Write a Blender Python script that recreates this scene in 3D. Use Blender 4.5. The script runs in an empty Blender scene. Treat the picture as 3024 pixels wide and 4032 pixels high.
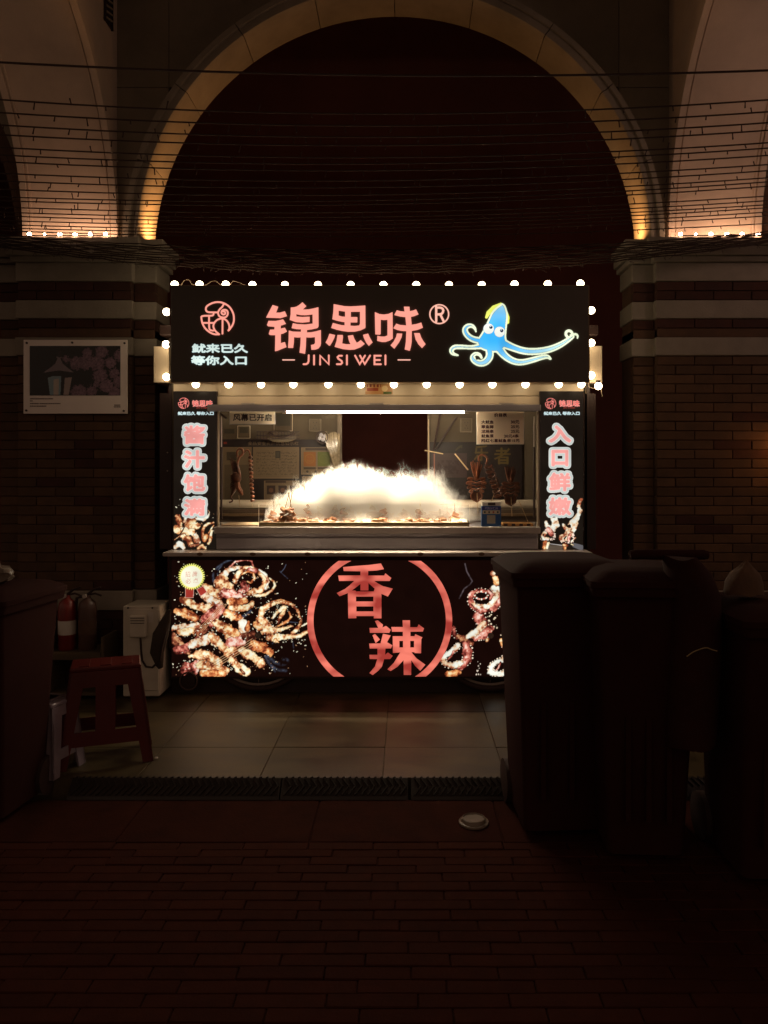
import bpy, bmesh, math, random
import numpy as np
from mathutils import Vector, Matrix
random.seed(7)
RNG = np.random.default_rng(7)
sc = bpy.context.scene
COL = sc.collection

# ------------------------------------------------------------------ camera
cam = bpy.data.cameras.new('camera'); cam_o = bpy.data.objects.new('camera', cam); COL.objects.link(cam_o)
cam.sensor_fit = 'HORIZONTAL'; cam.sensor_width = 36.0; cam.lens = 36.0 * 3000 / 3024
cam.shift_x = -88 / 3024; cam.shift_y = -156 / 3024
cam.clip_start = 0.05; cam.clip_end = 500
cam_o.location = (0, 0, 1.45); cam_o.rotation_euler = (math.pi / 2, 0, 0)
sc.camera = cam_o

# ------------------------------------------------------------------ night sky (city glow), exposure
world = bpy.data.worlds.new('World'); sc.world = world; world.use_nodes = True
wn = world.node_tree.nodes; wn.clear()
wo = wn.new('ShaderNodeOutputWorld'); wb = wn.new('ShaderNodeBackground')
wb.inputs['Color'].default_value = (1.0, 0.66, 0.45, 1); wb.inputs['Strength'].default_value = 0.17
world.node_tree.links.new(wb.outputs[0], wo.inputs['Surface'])
sc.view_settings.view_transform = 'Standard'; sc.view_settings.look = 'None'
sc.view_settings.exposure = 0; sc.view_settings.gamma = 1; sc.view_settings.use_curve_mapping = False
sc.cycles.use_denoising = True
sc.cycles.max_bounces = 6; sc.cycles.diffuse_bounces = 3; sc.cycles.glossy_bounces = 3
sc.cycles.transmission_bounces = 4; sc.cycles.transparent_max_bounces = 12; sc.cycles.volume_bounces = 6
sc.cycles.sample_clamp_indirect = 4
sc.cycles.volume_step_rate = 1.0

# ------------------------------------------------------------------ helpers
def PX(px, D): return (px - 1600) * D / 3000.0
def PZ(py, D): return 1.45 - (py - 1860) * D / 3000.0
def P(px, py, D): return (PX(px, D), D, PZ(py, D))
def lin(c):
    c = np.asarray(c, float) / 255.0
    return np.where(c <= 0.04045, c / 12.92, ((c + 0.055) / 1.055) ** 2.4)

MATS = {}
def mat(name, col, rough=0.7, var=0.25, scale=6.0, bump=0.15, bscale=60.0, metal=0.0, rnd=0.0, emit=None, es=0.0, stretch=(1, 1, 1), spec=0.5, col2=None, coords='Object', dist=0.004):
    if name in MATS: return MATS[name]
    m = bpy.data.materials.new(name); m.use_nodes = True; MATS[name] = m
    nt = m.node_tree; N = nt.nodes; L = nt.links; b = N['Principled BSDF']
    b.inputs['Roughness'].default_value = rough; b.inputs['Metallic'].default_value = metal
    b.inputs['Specular IOR Level'].default_value = spec
    tc = N.new('ShaderNodeTexCoord'); mp = N.new('ShaderNodeMapping'); mp.inputs['Scale'].default_value = stretch
    src = tc.outputs['Object']
    if coords == 'World':
        g = N.new('ShaderNodeNewGeometry'); src = g.outputs['Position']
    L.new(src, mp.inputs['Vector'])
    n1 = N.new('ShaderNodeTexNoise'); n1.inputs['Scale'].default_value = scale; n1.inputs['Detail'].default_value = 6
    n1.inputs['Roughness'].default_value = 0.65
    L.new(mp.outputs[0], n1.inputs['Vector'])
    cr = N.new('ShaderNodeValToRGB')
    c = np.array(col[:3]); c2 = np.array(col2[:3]) if col2 is not None else c * (1 + var)
    cr.color_ramp.elements[0].position = 0.3; cr.color_ramp.elements[1].position = 0.7
    cr.color_ramp.elements[0].color = (*(c * (1 - var)), 1); cr.color_ramp.elements[1].color = (*np.minimum(c2, 0.95), 1)
    L.new(n1.outputs['Fac'], cr.inputs['Fac'])
    out = cr.outputs['Color']
    if rnd:
        oi = N.new('ShaderNodeObjectInfo'); mr = N.new('ShaderNodeMapRange')
        mr.inputs['To Min'].default_value = 1 - rnd; mr.inputs['To Max'].default_value = 1 + rnd
        L.new(oi.outputs['Random'], mr.inputs['Value'])
        mx = N.new('ShaderNodeVectorMath'); mx.operation = 'SCALE'
        L.new(out, mx.inputs[0]); L.new(mr.outputs[0], mx.inputs['Scale']); out = mx.outputs[0]
    L.new(out, b.inputs['Base Color'])
    rr = N.new('ShaderNodeMapRange'); rr.inputs['To Min'].default_value = max(0.03, rough - 0.12); rr.inputs['To Max'].default_value = min(1, rough + 0.12)
    L.new(n1.outputs['Fac'], rr.inputs['Value']); L.new(rr.outputs[0], b.inputs['Roughness'])
    if bump:
        n2 = N.new('ShaderNodeTexNoise'); n2.inputs['Scale'].default_value = bscale; n2.inputs['Detail'].default_value = 4
        L.new(mp.outputs[0], n2.inputs['Vector'])
        bp = N.new('ShaderNodeBump'); bp.inputs['Strength'].default_value = min(1, bump); bp.inputs['Distance'].default_value = dist
        L.new(n2.outputs['Fac'], bp.inputs['Height']); L.new(bp.outputs[0], b.inputs['Normal'])
    if emit is not None:
        b.inputs['Emission Color'].default_value = (*emit, 1); b.inputs['Emission Strength'].default_value = es
    return m

def print_mat(name, lit, strength=1.0, rough=0.4):
    """flat print stored in a colour attribute; lit = backlit film"""
    if name in MATS: return MATS[name]
    m = bpy.data.materials.new(name); m.use_nodes = True; MATS[name] = m
    nt = m.node_tree; N = nt.nodes; L = nt.links; b = N['Principled BSDF']
    at = N.new('ShaderNodeAttribute'); at.attribute_name = 'print'
    b.inputs['Roughness'].default_value = rough
    if lit:
        b.inputs['Base Color'].default_value = (0.006, 0.004, 0.004, 1); b.inputs['Specular IOR Level'].default_value = .2
        L.new(at.outputs['Color'], b.inputs['Emission Color']); b.inputs['Emission Strength'].default_value = strength
        # LED rows behind the film light it unevenly
        g = N.new('ShaderNodeNewGeometry'); n = N.new('ShaderNodeTexNoise'); n.inputs['Scale'].default_value = 9; n.inputs['Detail'].default_value = 1
        L.new(g.outputs['Position'], n.inputs['Vector'])
        mr = N.new('ShaderNodeMapRange'); mr.inputs['To Min'].default_value = strength * 0.65; mr.inputs['To Max'].default_value = strength * 1.35
        L.new(n.outputs['Fac'], mr.inputs['Value']); L.new(mr.outputs[0], b.inputs['Emission Strength'])
        m.cycles.emission_sampling = 'NONE'
    else:
        L.new(at.outputs['Color'], b.inputs['Base Color'])
    return m

class MB:
    def __init__(s): s.v = []; s.f = []
    def add(s, vs, fs):
        k = len(s.v); s.v += [tuple(v) for v in vs]; s.f += [tuple(i + k for i in f) for f in fs]; return s
    def box(s, x0, x1, y0, y1, z0, z1):
        vs = [(x, y, z) for z in (z0, z1) for y in (y0, y1) for x in (x0, x1)]
        return s.add(vs, [(0, 2, 3, 1), (4, 5, 7, 6), (0, 1, 5, 4), (2, 6, 7, 3), (0, 4, 6, 2), (1, 3, 7, 5)])
    def bbox(s, x0, x1, y0, y1, z0, z1, b=0.004):
        """box with chamfered edges"""
        bm = bmesh.new(); bmesh.ops.create_cube(bm, size=1)
        for v in bm.verts: v.co = Vector(((x0 + x1) / 2 + v.co.x * (x1 - x0), (y0 + y1) / 2 + v.co.y * (y1 - y0), (z0 + z1) / 2 + v.co.z * (z1 - z0)))
        bmesh.ops.bevel(bm, geom=bm.edges[:], offset=b, segments=1, affect='EDGES')
        return s.bm(bm)
    def bm(s, bm):
        bm.verts.ensure_lookup_table(); bm.verts.index_update()
        s.add([v.co[:] for v in bm.verts], [[v.index for v in f.verts] for f in bm.faces]); bm.free(); return s
    def px(s, x0, x1, y0, y1, D, dep, b=0.0):
        """front face given by picture measurements at distance D, going back dep"""
        a = (PX(x0, D), PX(x1, D), D, D + dep, PZ(y1, D), PZ(y0, D))
        return s.bbox(*a, b) if b else s.box(*a)
    def tube(s, pts, r, n=8, cap=True):
        pts = [Vector(p) for p in pts]; k = len(pts)
        rs = r if isinstance(r, (list, tuple)) else [r] * k
        vs = []; fs = []; up = Vector((0.13, 0.31, 0.94)).normalized()
        for i, p in enumerate(pts):
            t = (pts[min(i + 1, k - 1)] - pts[max(i - 1, 0)])
            t = t.normalized() if t.length > 1e-9 else Vector((0, 0, 1))
            a = t.cross(up)
            if a.length < 1e-3: a = t.cross(Vector((1, 0, 0)))
            a.normalize(); b = t.cross(a)
            up = (b * -1)
            for j in range(n):
                th = 2 * math.pi * j / n
                vs.append(p + (a * math.cos(th) + b * math.sin(th)) * rs[i])
        for i in range(k - 1):
            for j in range(n):
                fs.append((i * n + j, i * n + (j + 1) % n, (i + 1) * n + (j + 1) % n, (i + 1) * n + j))
        if cap: fs += [tuple(range(n - 1, -1, -1)), tuple((k - 1) * n + j for j in range(n))]
        return s.add(vs, fs)
    def lathe(s, c, prof, n=20, axis='Z'):
        """prof = [(radius, height)]"""
        vs = []; fs = []
        for (r, h) in prof:
            for j in range(n):
                th = 2 * math.pi * j / n; a, b = r * math.cos(th), r * math.sin(th)
                v = {'Z': (a, b, h), 'Y': (a, h, b), 'X': (h, a, b)}[axis]
                vs.append((c[0] + v[0], c[1] + v[1], c[2] + v[2]))
        for i in range(len(prof) - 1):
            for j in range(n):
                fs.append((i * n + j, i * n + (j + 1) % n, (i + 1) * n + (j + 1) % n, (i + 1) * n + j))
        fs += [tuple(range(n - 1, -1, -1)), tuple((len(prof) - 1) * n + j for j in range(n))]
        return s.add(vs, fs)
    def ball(s, c, r, sub=2, sc_=(1, 1, 1), noise=0.0):
        bm = bmesh.new(); bmesh.ops.create_icosphere(bm, subdivisions=sub, radius=1)
        for v in bm.verts:
            q = v.co * (1 + random.uniform(-noise, noise))
            v.co = Vector((c[0] + q.x * r * sc_[0], c[1] + q.y * r * sc_[1], c[2] + q.z * r * sc_[2]))
        return s.bm(bm)
    def prism(s, poly, d0, d1, to3):
        """extruded closed outline, to3(u, v, d) gives the point"""
        k = len(poly); vs = [to3(u, v, d0) for u, v in poly] + [to3(u, v, d1) for u, v in poly]
        fs = [tuple(range(k)), tuple(range(2 * k - 1, k - 1, -1))] + [(i, i + k, (i + 1) % k + k, (i + 1) % k) for i in range(k)]
        return s.add(vs, fs)
    def mesh(s, name, smooth=False):
        me = bpy.data.meshes.new(name); me.from_pydata(s.v, [], s.f); me.validate()
        bm = bmesh.new(); bm.from_mesh(me)
        bmesh.ops.recalc_face_normals(bm, faces=bm.faces[:])
        ng = [f for f in bm.faces if len(f.verts) > 4]
        if ng: bmesh.ops.triangulate(bm, faces=ng)
        bm.to_mesh(me); bm.free()
        if smooth: me.polygons.foreach_set('use_smooth', [True] * len(me.polygons))
        return me

def obj(name, g, m=None, parent=None, smooth=False, label=None, cat=None, group=None, kind=None):
    me = g.mesh(name, smooth) if isinstance(g, MB) else g
    if me is not None and m is not None and len(me.materials) == 0: me.materials.append(m)
    o = bpy.data.objects.new(name, me); COL.objects.link(o)
    if smooth and me is not None:
        try: me.set_sharp_from_angle(angle=math.radians(40))
        except Exception: pass
    if parent is not None:
        o.parent = parent
        if 'anchor' in parent: o.matrix_parent_inverse = Matrix.Translation(-Vector(parent['anchor']))
    tag(o, label, cat, group, kind)
    return o
def tag(o, label=None, cat=None, group=None, kind=None):
    if label: o['label'] = label
    if cat: o['category'] = cat
    if group: o['group'] = group
    if kind: o['kind'] = kind
    return o
def thing(name, label, cat, loc=(0, 0, 0), group=None, kind=None):
    o = bpy.data.objects.new(name, None); COL.objects.link(o); o.location = loc
    o['anchor'] = tuple(float(a) for a in loc); o.empty_display_size = 0.05
    return tag(o, label, cat, group, kind)
def dup(root, loc=None, rotz=None, label=None, scale=None):
    def rec(o, par):
        c = o.copy(); COL.objects.link(c)
        if par is not None: c.parent = par
        for ch in list(KIDS.get(o, [])): rec(ch, c)
        return c
    KIDS = {}
    for o in COL.objects:
        if o.parent is not None: KIDS.setdefault(o.parent, []).append(o)
    r = rec(root, None)
    if loc is not None: r.location = loc
    if rotz is not None: r.rotation_euler = (0, 0, rotz)
    if scale is not None: r.scale = scale
    if label: r['label'] = label
    return r

def outline_mesh(name, loops, to3, depth):
    """filled 2D outlines with holes, extruded: loops = [(u,v)...] lists; winding handled by the 2D curve fill"""
    cu = bpy.data.curves.new(name, 'CURVE'); cu.dimensions = '2D'; cu.fill_mode = 'BOTH'; cu.extrude = depth / 2
    for lp in loops:
        sp = cu.splines.new('POLY'); sp.points.add(len(lp) - 1)
        for i, (u, v) in enumerate(lp): sp.points[i].co = (u, v, 0, 1)
        sp.use_cyclic_u = True
    o = bpy.data.objects.new(name, cu); COL.objects.link(o)
    dg = bpy.context.evaluated_depsgraph_get(); dg.update()
    me = bpy.data.meshes.new_from_object(o.evaluated_get(dg)); bpy.data.objects.remove(o); bpy.data.curves.remove(cu)
    for v in me.vertices: v.co = to3(v.co.x, v.co.y, v.co.z)
    me.name = name
    return me

def stroke_loops(pts, w, round_end=True):
    """a pen stroke of width w as a closed outline"""
    pts = [Vector(p) for p in pts]; L = []; R = []
    for i, p in enumerate(pts):
        a = (p - pts[i - 1]).normalized() if i > 0 else None
        b = (pts[i + 1] - p).normalized() if i < len(pts) - 1 else None
        t = ((a or b) + (b or a)).normalized(); n = Vector((-t.y, t.x))
        k = 1.0
        if a and b: k = min(1.6, 1 / max(0.4, n.dot(Vector((-a.y, a.x)))))
        L.append(p + n * w / 2 * k); R.append(p - n * w / 2 * k)
    if round_end:
        t = (pts[-1] - pts[-2]).normalized(); n = Vector((-t.y, t.x))
        cap1 = [pts[-1] + (n * math.cos(a) + t * math.sin(a)) * w / 2 for a in (math.pi * .25, math.pi * .5, math.pi * .75)]
        t = (pts[0] - pts[1]).normalized(); n2 = Vector((-t.y, t.x))
        cap0 = [pts[0] + (n2 * math.cos(a) + t * math.sin(a)) * w / 2 for a in (math.pi * .25, math.pi * .5, math.pi * .75)]
    else: cap0 = cap1 = []
    return [(v.x, v.y) for v in L + cap1 + R[::-1] + cap0]

# ------------------------------------------------------------------ flat prints: a painted colour grid
def noise2(X, Y, s, seed=0, oct_=4):
    rs = np.random.RandomState(seed); tot = 0; amp = 1; norm = 0
    for o in range(oct_):
        g = rs.rand(64, 64); u = X / s * 2 ** o; v = Y / s * 2 ** o
        i = np.floor(u).astype(int); j = np.floor(v).astype(int); fu = u - i; fv = v - j
        fu = fu * fu * (3 - 2 * fu); fv = fv * fv * (3 - 2 * fv)
        a = g[j % 64, i % 64]; b = g[j % 64, (i + 1) % 64]; c = g[(j + 1) % 64, i % 64]; d = g[(j + 1) % 64, (i + 1) % 64]
        tot = tot + amp * ((a * (1 - fu) + b * fu) * (1 - fv) + (c * (1 - fu) + d * fu) * fv); norm += amp; amp *= 0.55
    return tot / norm

GLYPHS = {}
def glyph(s, R=90):
    if s in GLYPHS: return GLYPHS[s]
    cu = bpy.data.curves.new('t', 'FONT'); cu.body = s; cu.resolution_u = 4
    o = bpy.data.objects.new('t', cu); COL.objects.link(o)
    dg = bpy.context.evaluated_depsgraph_get(); dg.update()
    me = bpy.data.meshes.new_from_object(o.evaluated_get(dg)); bpy.data.objects.remove(o); bpy.data.curves.remove(cu)
    me.calc_loop_triangles()
    V = np.array([v.co[:2] for v in me.vertices]); T = np.array([t.vertices[:] for t in me.loop_triangles])
    bpy.data.meshes.remove(me)
    mn = V.min(0); mx = V.max(0); V = (V - mn) * R; W, H = np.ceil((mx - mn) * R).astype(int) + 2
    M = np.zeros((H, W), bool)
    for t in T:
        a, b, c = V[t]; x0, y0 = np.floor(np.minimum(np.minimum(a, b), c)).astype(int); x1, y1 = np.ceil(np.maximum(np.maximum(a, b), c)).astype(int) + 1
        x1 = min(x1, W); y1 = min(y1, H)
        if x1 <= x0 or y1 <= y0: continue
        gx, gy = np.meshgrid(np.arange(x0, x1) + .5, np.arange(y0, y1) + .5)
        def e(p, q): return (q[0] - p[0]) * (gy - p[1]) - (q[1] - p[1]) * (gx - p[0])
        w0, w1, w2 = e(a, b), e(b, c), e(c, a)
        M[y0:y1, x0:x1] |= ((w0 >= -.01) & (w1 >= -.01) & (w2 >= -.01)) | ((w0 <= .01) & (w1 <= .01) & (w2 <= .01))
    M = M[::-1]; GLYPHS[s] = M
    return M

def dilate(M, r):
    if r <= 0: return M
    out = M.copy(); R = int(math.ceil(r))
    for dy in range(-R, R + 1):
        for dx in range(-R, R + 1):
            if dx * dx + dy * dy <= r * r and (dx or dy):
                s = np.zeros_like(M)
                ys = slice(max(0, dy), M.shape[0] + min(0, dy)); yt = slice(max(0, -dy), M.shape[0] + min(0, -dy))
                xs = slice(max(0, dx), M.shape[1] + min(0, dx)); xt = slice(max(0, -dx), M.shape[1] + min(0, -dx))
                s[ys, xs] = M[yt, xt]; out |= s
    return out

class Canvas:
    def __init__(s, x0, y0, x1, y1, step, bg):
        s.step = step; s.w = int(round((x1 - x0) / step)) + 1; s.h = int(round((y1 - y0) / step)) + 1
        s.X, s.Y = np.meshgrid(np.linspace(x0, x1, s.w), np.linspace(y0, y1, s.h))
        s.rgb = np.zeros((s.h, s.w, 3)) + lin(bg); s.alpha = np.zeros((s.h, s.w), bool)
    def fill(s, m, c, a=1.0):
        m = np.asarray(m, float) * a; c = np.asarray(c, float)
        c = lin(c)
        s.rgb = s.rgb * (1 - m[..., None]) + c * m[..., None]; s.alpha |= m > 0.5
    def rect(s, x0, y0, x1, y1): return (s.X >= x0) & (s.X <= x1) & (s.Y >= y0) & (s.Y <= y1)
    def circ(s, x, y, r): return np.hypot(s.X - x, s.Y - y) - r
    def poly(s, pts):
        m = np.zeros(s.X.shape, bool); k = len(pts)
        for i in range(k):
            (x1, y1), (x2, y2) = pts[i], pts[(i + 1) % k]
            if y1 == y2: continue
            c = ((y1 > s.Y) != (y2 > s.Y)) & (s.X < (x2 - x1) * (s.Y - y1) / (y2 - y1) + x1); m ^= c
        return m
    def caps(s, pts):
        """signed distance to a chain of discs (x, y, r)"""
        d = np.full(s.X.shape, 1e9)
        if len(pts) == 1: return s.circ(*pts[0])
        for (x1, y1, r1), (x2, y2, r2) in zip(pts[:-1], pts[1:]):
            L2 = max((x2 - x1) ** 2 + (y2 - y1) ** 2, 1e-6)
            t = np.clip(((s.X - x1) * (x2 - x1) + (s.Y - y1) * (y2 - y1)) / L2, 0, 1)
            d = np.minimum(d, np.hypot(s.X - x1 - t * (x2 - x1), s.Y - y1 - t * (y2 - y1)) - (r1 + t * (r2 - r1)))
        return d
    def text(s, txt, x0, y0, x1, y1, bold=0.0):
        """mask of a line of text filling the rectangle; bold = extra pen radius in picture px"""
        M = glyph(txt); H, W = M.shape
        u = (s.X - x0) / (x1 - x0) * W; v = (s.Y - y0) / (y1 - y0) * H
        ok = (u >= 0) & (u < W) & (v >= 0) & (v < H)
        m = np.zeros(s.X.shape, bool); m[ok] = M[v[ok].astype(int), u[ok].astype(int)]
        return dilate(m, bold / s.step)
    def mesh(s, name, D, only=False):
        h, w = s.h, s.w; x = (s.X - 1600) * D / 3000; z = 1.45 - (s.Y - 1860) * D / 3000
        V = np.stack([x, np.full(x.shape, D), z], -1).reshape(-1, 3)
        idx = np.arange(h * w).reshape(h, w)
        F = np.stack([idx[1:, :-1], idx[1:, 1:], idx[:-1, 1:], idx[:-1, :-1]], -1).reshape(-1, 4)
        C = s.rgb.reshape(-1, 3)
        if only:
            keep = (s.alpha[1:, :-1] & s.alpha[1:, 1:] & s.alpha[:-1, 1:] & s.alpha[:-1, :-1]).reshape(-1); F = F[keep]
            used = np.unique(F); re = np.zeros(len(V), int); re[used] = np.arange(len(used)); V = V[used]; C = C[used]; F = re[F]
        me = bpy.data.meshes.new(name); me.vertices.add(len(V)); me.vertices.foreach_set('co', V.astype(np.float32).ravel())
        me.loops.add(F.size); me.loops.foreach_set('vertex_index', F.astype(np.int32).ravel())
        me.polygons.add(len(F)); me.polygons.foreach_set('loop_start', np.arange(0, F.size, 4, dtype=np.int32))
        me.update(calc_edges=True)
        ca = me.color_attributes.new('print', 'FLOAT_COLOR', 'POINT')
        ca.data.foreach_set('color', np.concatenate([C, np.ones((len(C), 1))], 1).astype(np.float32).ravel())
        return me

# ------------------------------------------------------------------ materials of the place
STONE = mat('pale_stone', (0.26, 0.22, 0.175), 0.85, 0.22, 3.0, 0.5, 90, rnd=0.06, coords='World')
PLASTER = mat('vault_plaster', (0.50, 0.385, 0.30), 0.9, 0.18, 1.4, 0.5, 160, coords='World')
ASHLAR = mat('ashlar_stone', (0.25, 0.205, 0.15), 0.85, 0.2, 2.0, 0.45, 120, rnd=0.05, coords='World')
ARCHST = mat('arch_stone', (0.32, 0.265, 0.20), 0.85, 0.2, 3.0, 0.4, 110, rnd=0.06, coords='World')
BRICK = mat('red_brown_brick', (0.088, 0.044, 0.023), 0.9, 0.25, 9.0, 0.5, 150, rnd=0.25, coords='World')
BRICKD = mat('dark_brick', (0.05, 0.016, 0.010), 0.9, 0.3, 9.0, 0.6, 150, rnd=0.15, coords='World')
MORTAR = mat('brick_mortar', (0.092, 0.046, 0.026), 0.95, 0.2, 20, 0.5, 200, coords='World')
SLAB = mat('granite_slab', (0.066, 0.046, 0.021), 0.40, 0.55, 3.0, 0.25, 200, spec=0.4, rnd=0.10, coords='World', stretch=(1, 2.2, 1))
JOINT = mat('dark_joint', (0.075, 0.05, 0.024), 0.95, 0.2, 20, 0.3, 80)
SETT = mat('dark_paving_brick', (0.044, 0.012, 0.007), 0.9, 0.2, 14, 0.3, 120, spec=0.06, rnd=0.10, coords='World')
STREETB = mat('street_bed', (0.036, 0.010, 0.006), 0.95, 0.25, 8, 0.5, 90, spec=0.05, coords='World')
DARKWALL = mat('dark_passage_wall', (0.165, 0.046, 0.034), 0.95, 0.15, 2, 0.2, 60, coords='World')
CREAM = mat('cream_painted_metal', (0.62, 0.50, 0.36), 0.45, 0.12, 2.0, 0.08, 30, coords='World')
GREYM = mat('grey_brushed_steel', (0.34, 0.31, 0.33), 0.42, 0.12, 3.0, 0.06, 80, metal=0.35, coords='World', stretch=(1, 1, 14))
LIGHTM = mat('pale_steel_shelf', (0.52, 0.45, 0.40), 0.4, 0.18, 4.0, 0.06, 80, metal=0.3, coords='World')
BLACKM = mat('black_sheet_metal', (0.030, 0.012, 0.009), 0.55, 0.2, 4, 0.06, 80)
SIGNB = mat('matte_black_sign_face', (0.10, 0.080, 0.066), 0.6, 0.12, 3, 0.05, 90)
RUBBER = mat('black_rubber', (0.035, 0.014, 0.010), 0.75, 0.2, 20, 0.3, 120)
BEIGEW = mat('beige_inside_wall', (0.092, 0.064, 0.036), 0.7, 0.12, 2, 0.05, 60, coords='World')
WHITEP = mat('white_plastic', (0.62, 0.56, 0.50), 0.45, 0.06, 4, 0.03, 60)
WIREM = mat('brown_cable', (0.05, 0.02, 0.011), 0.7, 0.2, 30, 0, 60)
BINM = mat('dark_bin_plastic', (0.032, 0.009, 0.007), 0.9, 0.12, 8, 0.1, 120, spec=0.1)
BAGM = mat('dark_bag_film', (0.032, 0.009, 0.007), 0.85, 0.2, 10, 0.3, 40, spec=0.15)

def emis(name, col, s):
    if name in MATS: return MATS[name]
    m = bpy.data.materials.new(name); m.use_nodes = True; MATS[name] = m
    b = m.node_tree.nodes['Principled BSDF']; b.inputs['Base Color'].default_value = (*[min(1, c) for c in col], 1)
    b.inputs['Emission Color'].default_value = (*col, 1); b.inputs['Emission Strength'].default_value = s
    b.inputs['Roughness'].default_value = 0.4
    m.cycles.emission_sampling = 'FRONT'
    return m

DW = 5.12                                   # facade plane
ACX, ACZ, RIN, ROUT = -0.082, 2.985, 1.712, 1.812
BAY = 4.30
SPR = PZ(948, DW)

# ------------------------------------------------------------------ setting: pavement, street
pav = thing('pavement', 'grey granite slab pavement running under the lit stall', 'pavement', (0, 4.4, 0), kind='structure')
obj('paving_bed', MB().box(-7, 7, 3.62, 9.0, -0.30, -0.006), JOINT, pav)
xs = [PX(1532, 4.97) + 0.585 * k for k in range(-7, 8)]
ys = [3.62, 4.02, 4.62, 5.22, 5.82]
for j in range(len(ys) - 1):
    for i in range(len(xs) - 1):
        dz = random.uniform(-0.0012, 0.0012)
        obj('paving_slab', MB().bbox(xs[i] + .0012, xs[i + 1] - .0012, ys[j] + .0012, ys[j + 1] - .0012, -0.05, dz, 0.0018), SLAB, pav)
obj('passage_floor', MB().box(-7, 7, 5.823, 8.95, -0.05, 0.0), SLAB, pav)

street = thing('street', 'dark brick paved street in front of the kerb', 'street', (0, 2.5, -0.07), kind='structure')
obj('street_bed', MB().box(-90, 90, -90, 3.54, -0.35, -0.078), STREETB, street)
for k in range(-4, 5):                       # plain gutter slabs along the kerb
    obj('gutter_slab', MB().bbox(k * 0.8 - .40 + .003, k * 0.8 + .40 - .003, 3.135, 3.535, -0.12, -0.071 + random.uniform(-.001, .001), .003), STREETB, street)
bl = MB().bbox(-.1305, .1305, -.0292, .0292, -.06, 0, .003).mesh('paving_brick')
nb = 0
for r in range(19):
    y = 3.10 - r * 0.0605; off = (r % 2) * 0.132 + random.uniform(-.04, .04)
    for i in range(-8, 9):
        x = i * 0.264 + off
        if abs(x + 0.03 * y) > 0.56 * y + .05 or nb >= 295: continue
        b = obj('paving_brick', bl, SETT, street); b.matrix_parent_inverse = Matrix.Translation(-Vector(street['anchor']))
        b.location = (x, y, -0.069 + random.uniform(-.002, .002)); b.rotation_euler = (random.uniform(-.012, .012), random.uniform(-.006, .006), random.uniform(-.006, .006)); nb += 1
rest = MB()
for r in range(100):
    y = 3.10 - r * 0.0605; off = (r % 2) * 0.132
    for i in range(-22, 23):
        x = i * 0.264 + off
        if r < 19 and abs(x + 0.03 * y) <= 0.56 * y + 0.22: continue
        if y < -3: continue
        z = -0.069 + random.uniform(-.002, .001); rest.box(x - .13, x + .13, y - .029, y + .029, z - .03, z)
obj('paving_bricks_beyond', rest, SETT, street, kind='stuff')

# kerb ramps of ribbed rubber
def kerb_ramp(x0, x1, label):
    t = thing('kerb_ramp', label, 'kerb ramp', ((x0 + x1) / 2, 3.58, -0.07), group='ribbed rubber kerb ramps')
    y0, y1, z0, z1 = 3.535, 3.617, -0.07, 0.004
    obj('wedge', MB().add([(x0, y0, z0), (x1, y0, z0), (x0, y0 + .006, z0 + .014), (x1, y0 + .006, z0 + .014), (x0, y1 - .012, z1), (x1, y1 - .012, z1), (x0, y1, z1), (x1, y1, z1), (x0, y1, z0), (x1, y1, z0)],
        [(0, 1, 3, 2), (2, 3, 5, 4), (4, 5, 7, 6), (6, 7, 9, 8), (8, 9, 1, 0), (0, 2, 4, 6, 8), (1, 9, 7, 5, 3)]), RUBM, t)
    rib = MB(); n = int((x1 - x0) / 0.030)
    for i in range(n):
        x = x0 + .012 + i * 0.030; s = 0.03
        a = (y0 + .008, z0 + .018); b_ = (y1 - .012, z1 + .0005)
        m_ = ((a[0] + b_[0]) / 2, (a[1] + b_[1]) / 2)
        for (p, q, dx0, dx1) in ((a, m_, 0, s), (m_, b_, s, 0)):
            if x + s > x1: continue
            rib.add([(x + dx0, p[0], p[1]), (x + dx0 + .008, p[0], p[1]), (x + dx1 + .008, q[0], q[1]), (x + dx1, q[0], q[1]),
                     (x + dx0, p[0] - .003, p[1] + .005), (x + dx0 + .008, p[0] - .003, p[1] + .005), (x + dx1 + .008, q[0] - .003, q[1] + .005), (x + dx1, q[0] - .003, q[1] + .005)],
                    [(4, 5, 6, 7), (0, 1, 5, 4), (1, 2, 6, 5), (2, 3, 7, 6), (3, 0, 4, 7)])
        if x + .02 < x1: rib.box(x + .004, x + .013, y1 - .010, y1 + .002, z1, z1 + .005)
    obj('ribs', rib, RUBM, t, kind='stuff')
RUBM = mat('ramp_rubber', (0.015, 0.007, 0.004), 0.5, 0.25, 20, 0.3, 120)
ed = [PX(p, 3.60) for p in (-210, 285, 610, 1110, 1606, 1618, 2110, 2610, 3110, 3610)]
kerb_ramp(ed[1], ed[3] - .004, 'black ribbed kerb ramp on the left, nearest the red stool')
kerb_ramp(ed[3] + .002, ed[4], 'black ribbed kerb ramp in the middle below the red stall lettering')
kerb_ramp(ed[5], ed[6] - .004, 'black ribbed kerb ramp between the centre gap and the first dark bin')
kerb_ramp(ed[6] + .002, ed[7] - .004, 'black ribbed kerb ramp hidden behind the large dark bins')
kerb_ramp(ed[7] + .002, ed[8], 'black chevron kerb ramp seen through the gap between the bins on the right')

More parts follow.
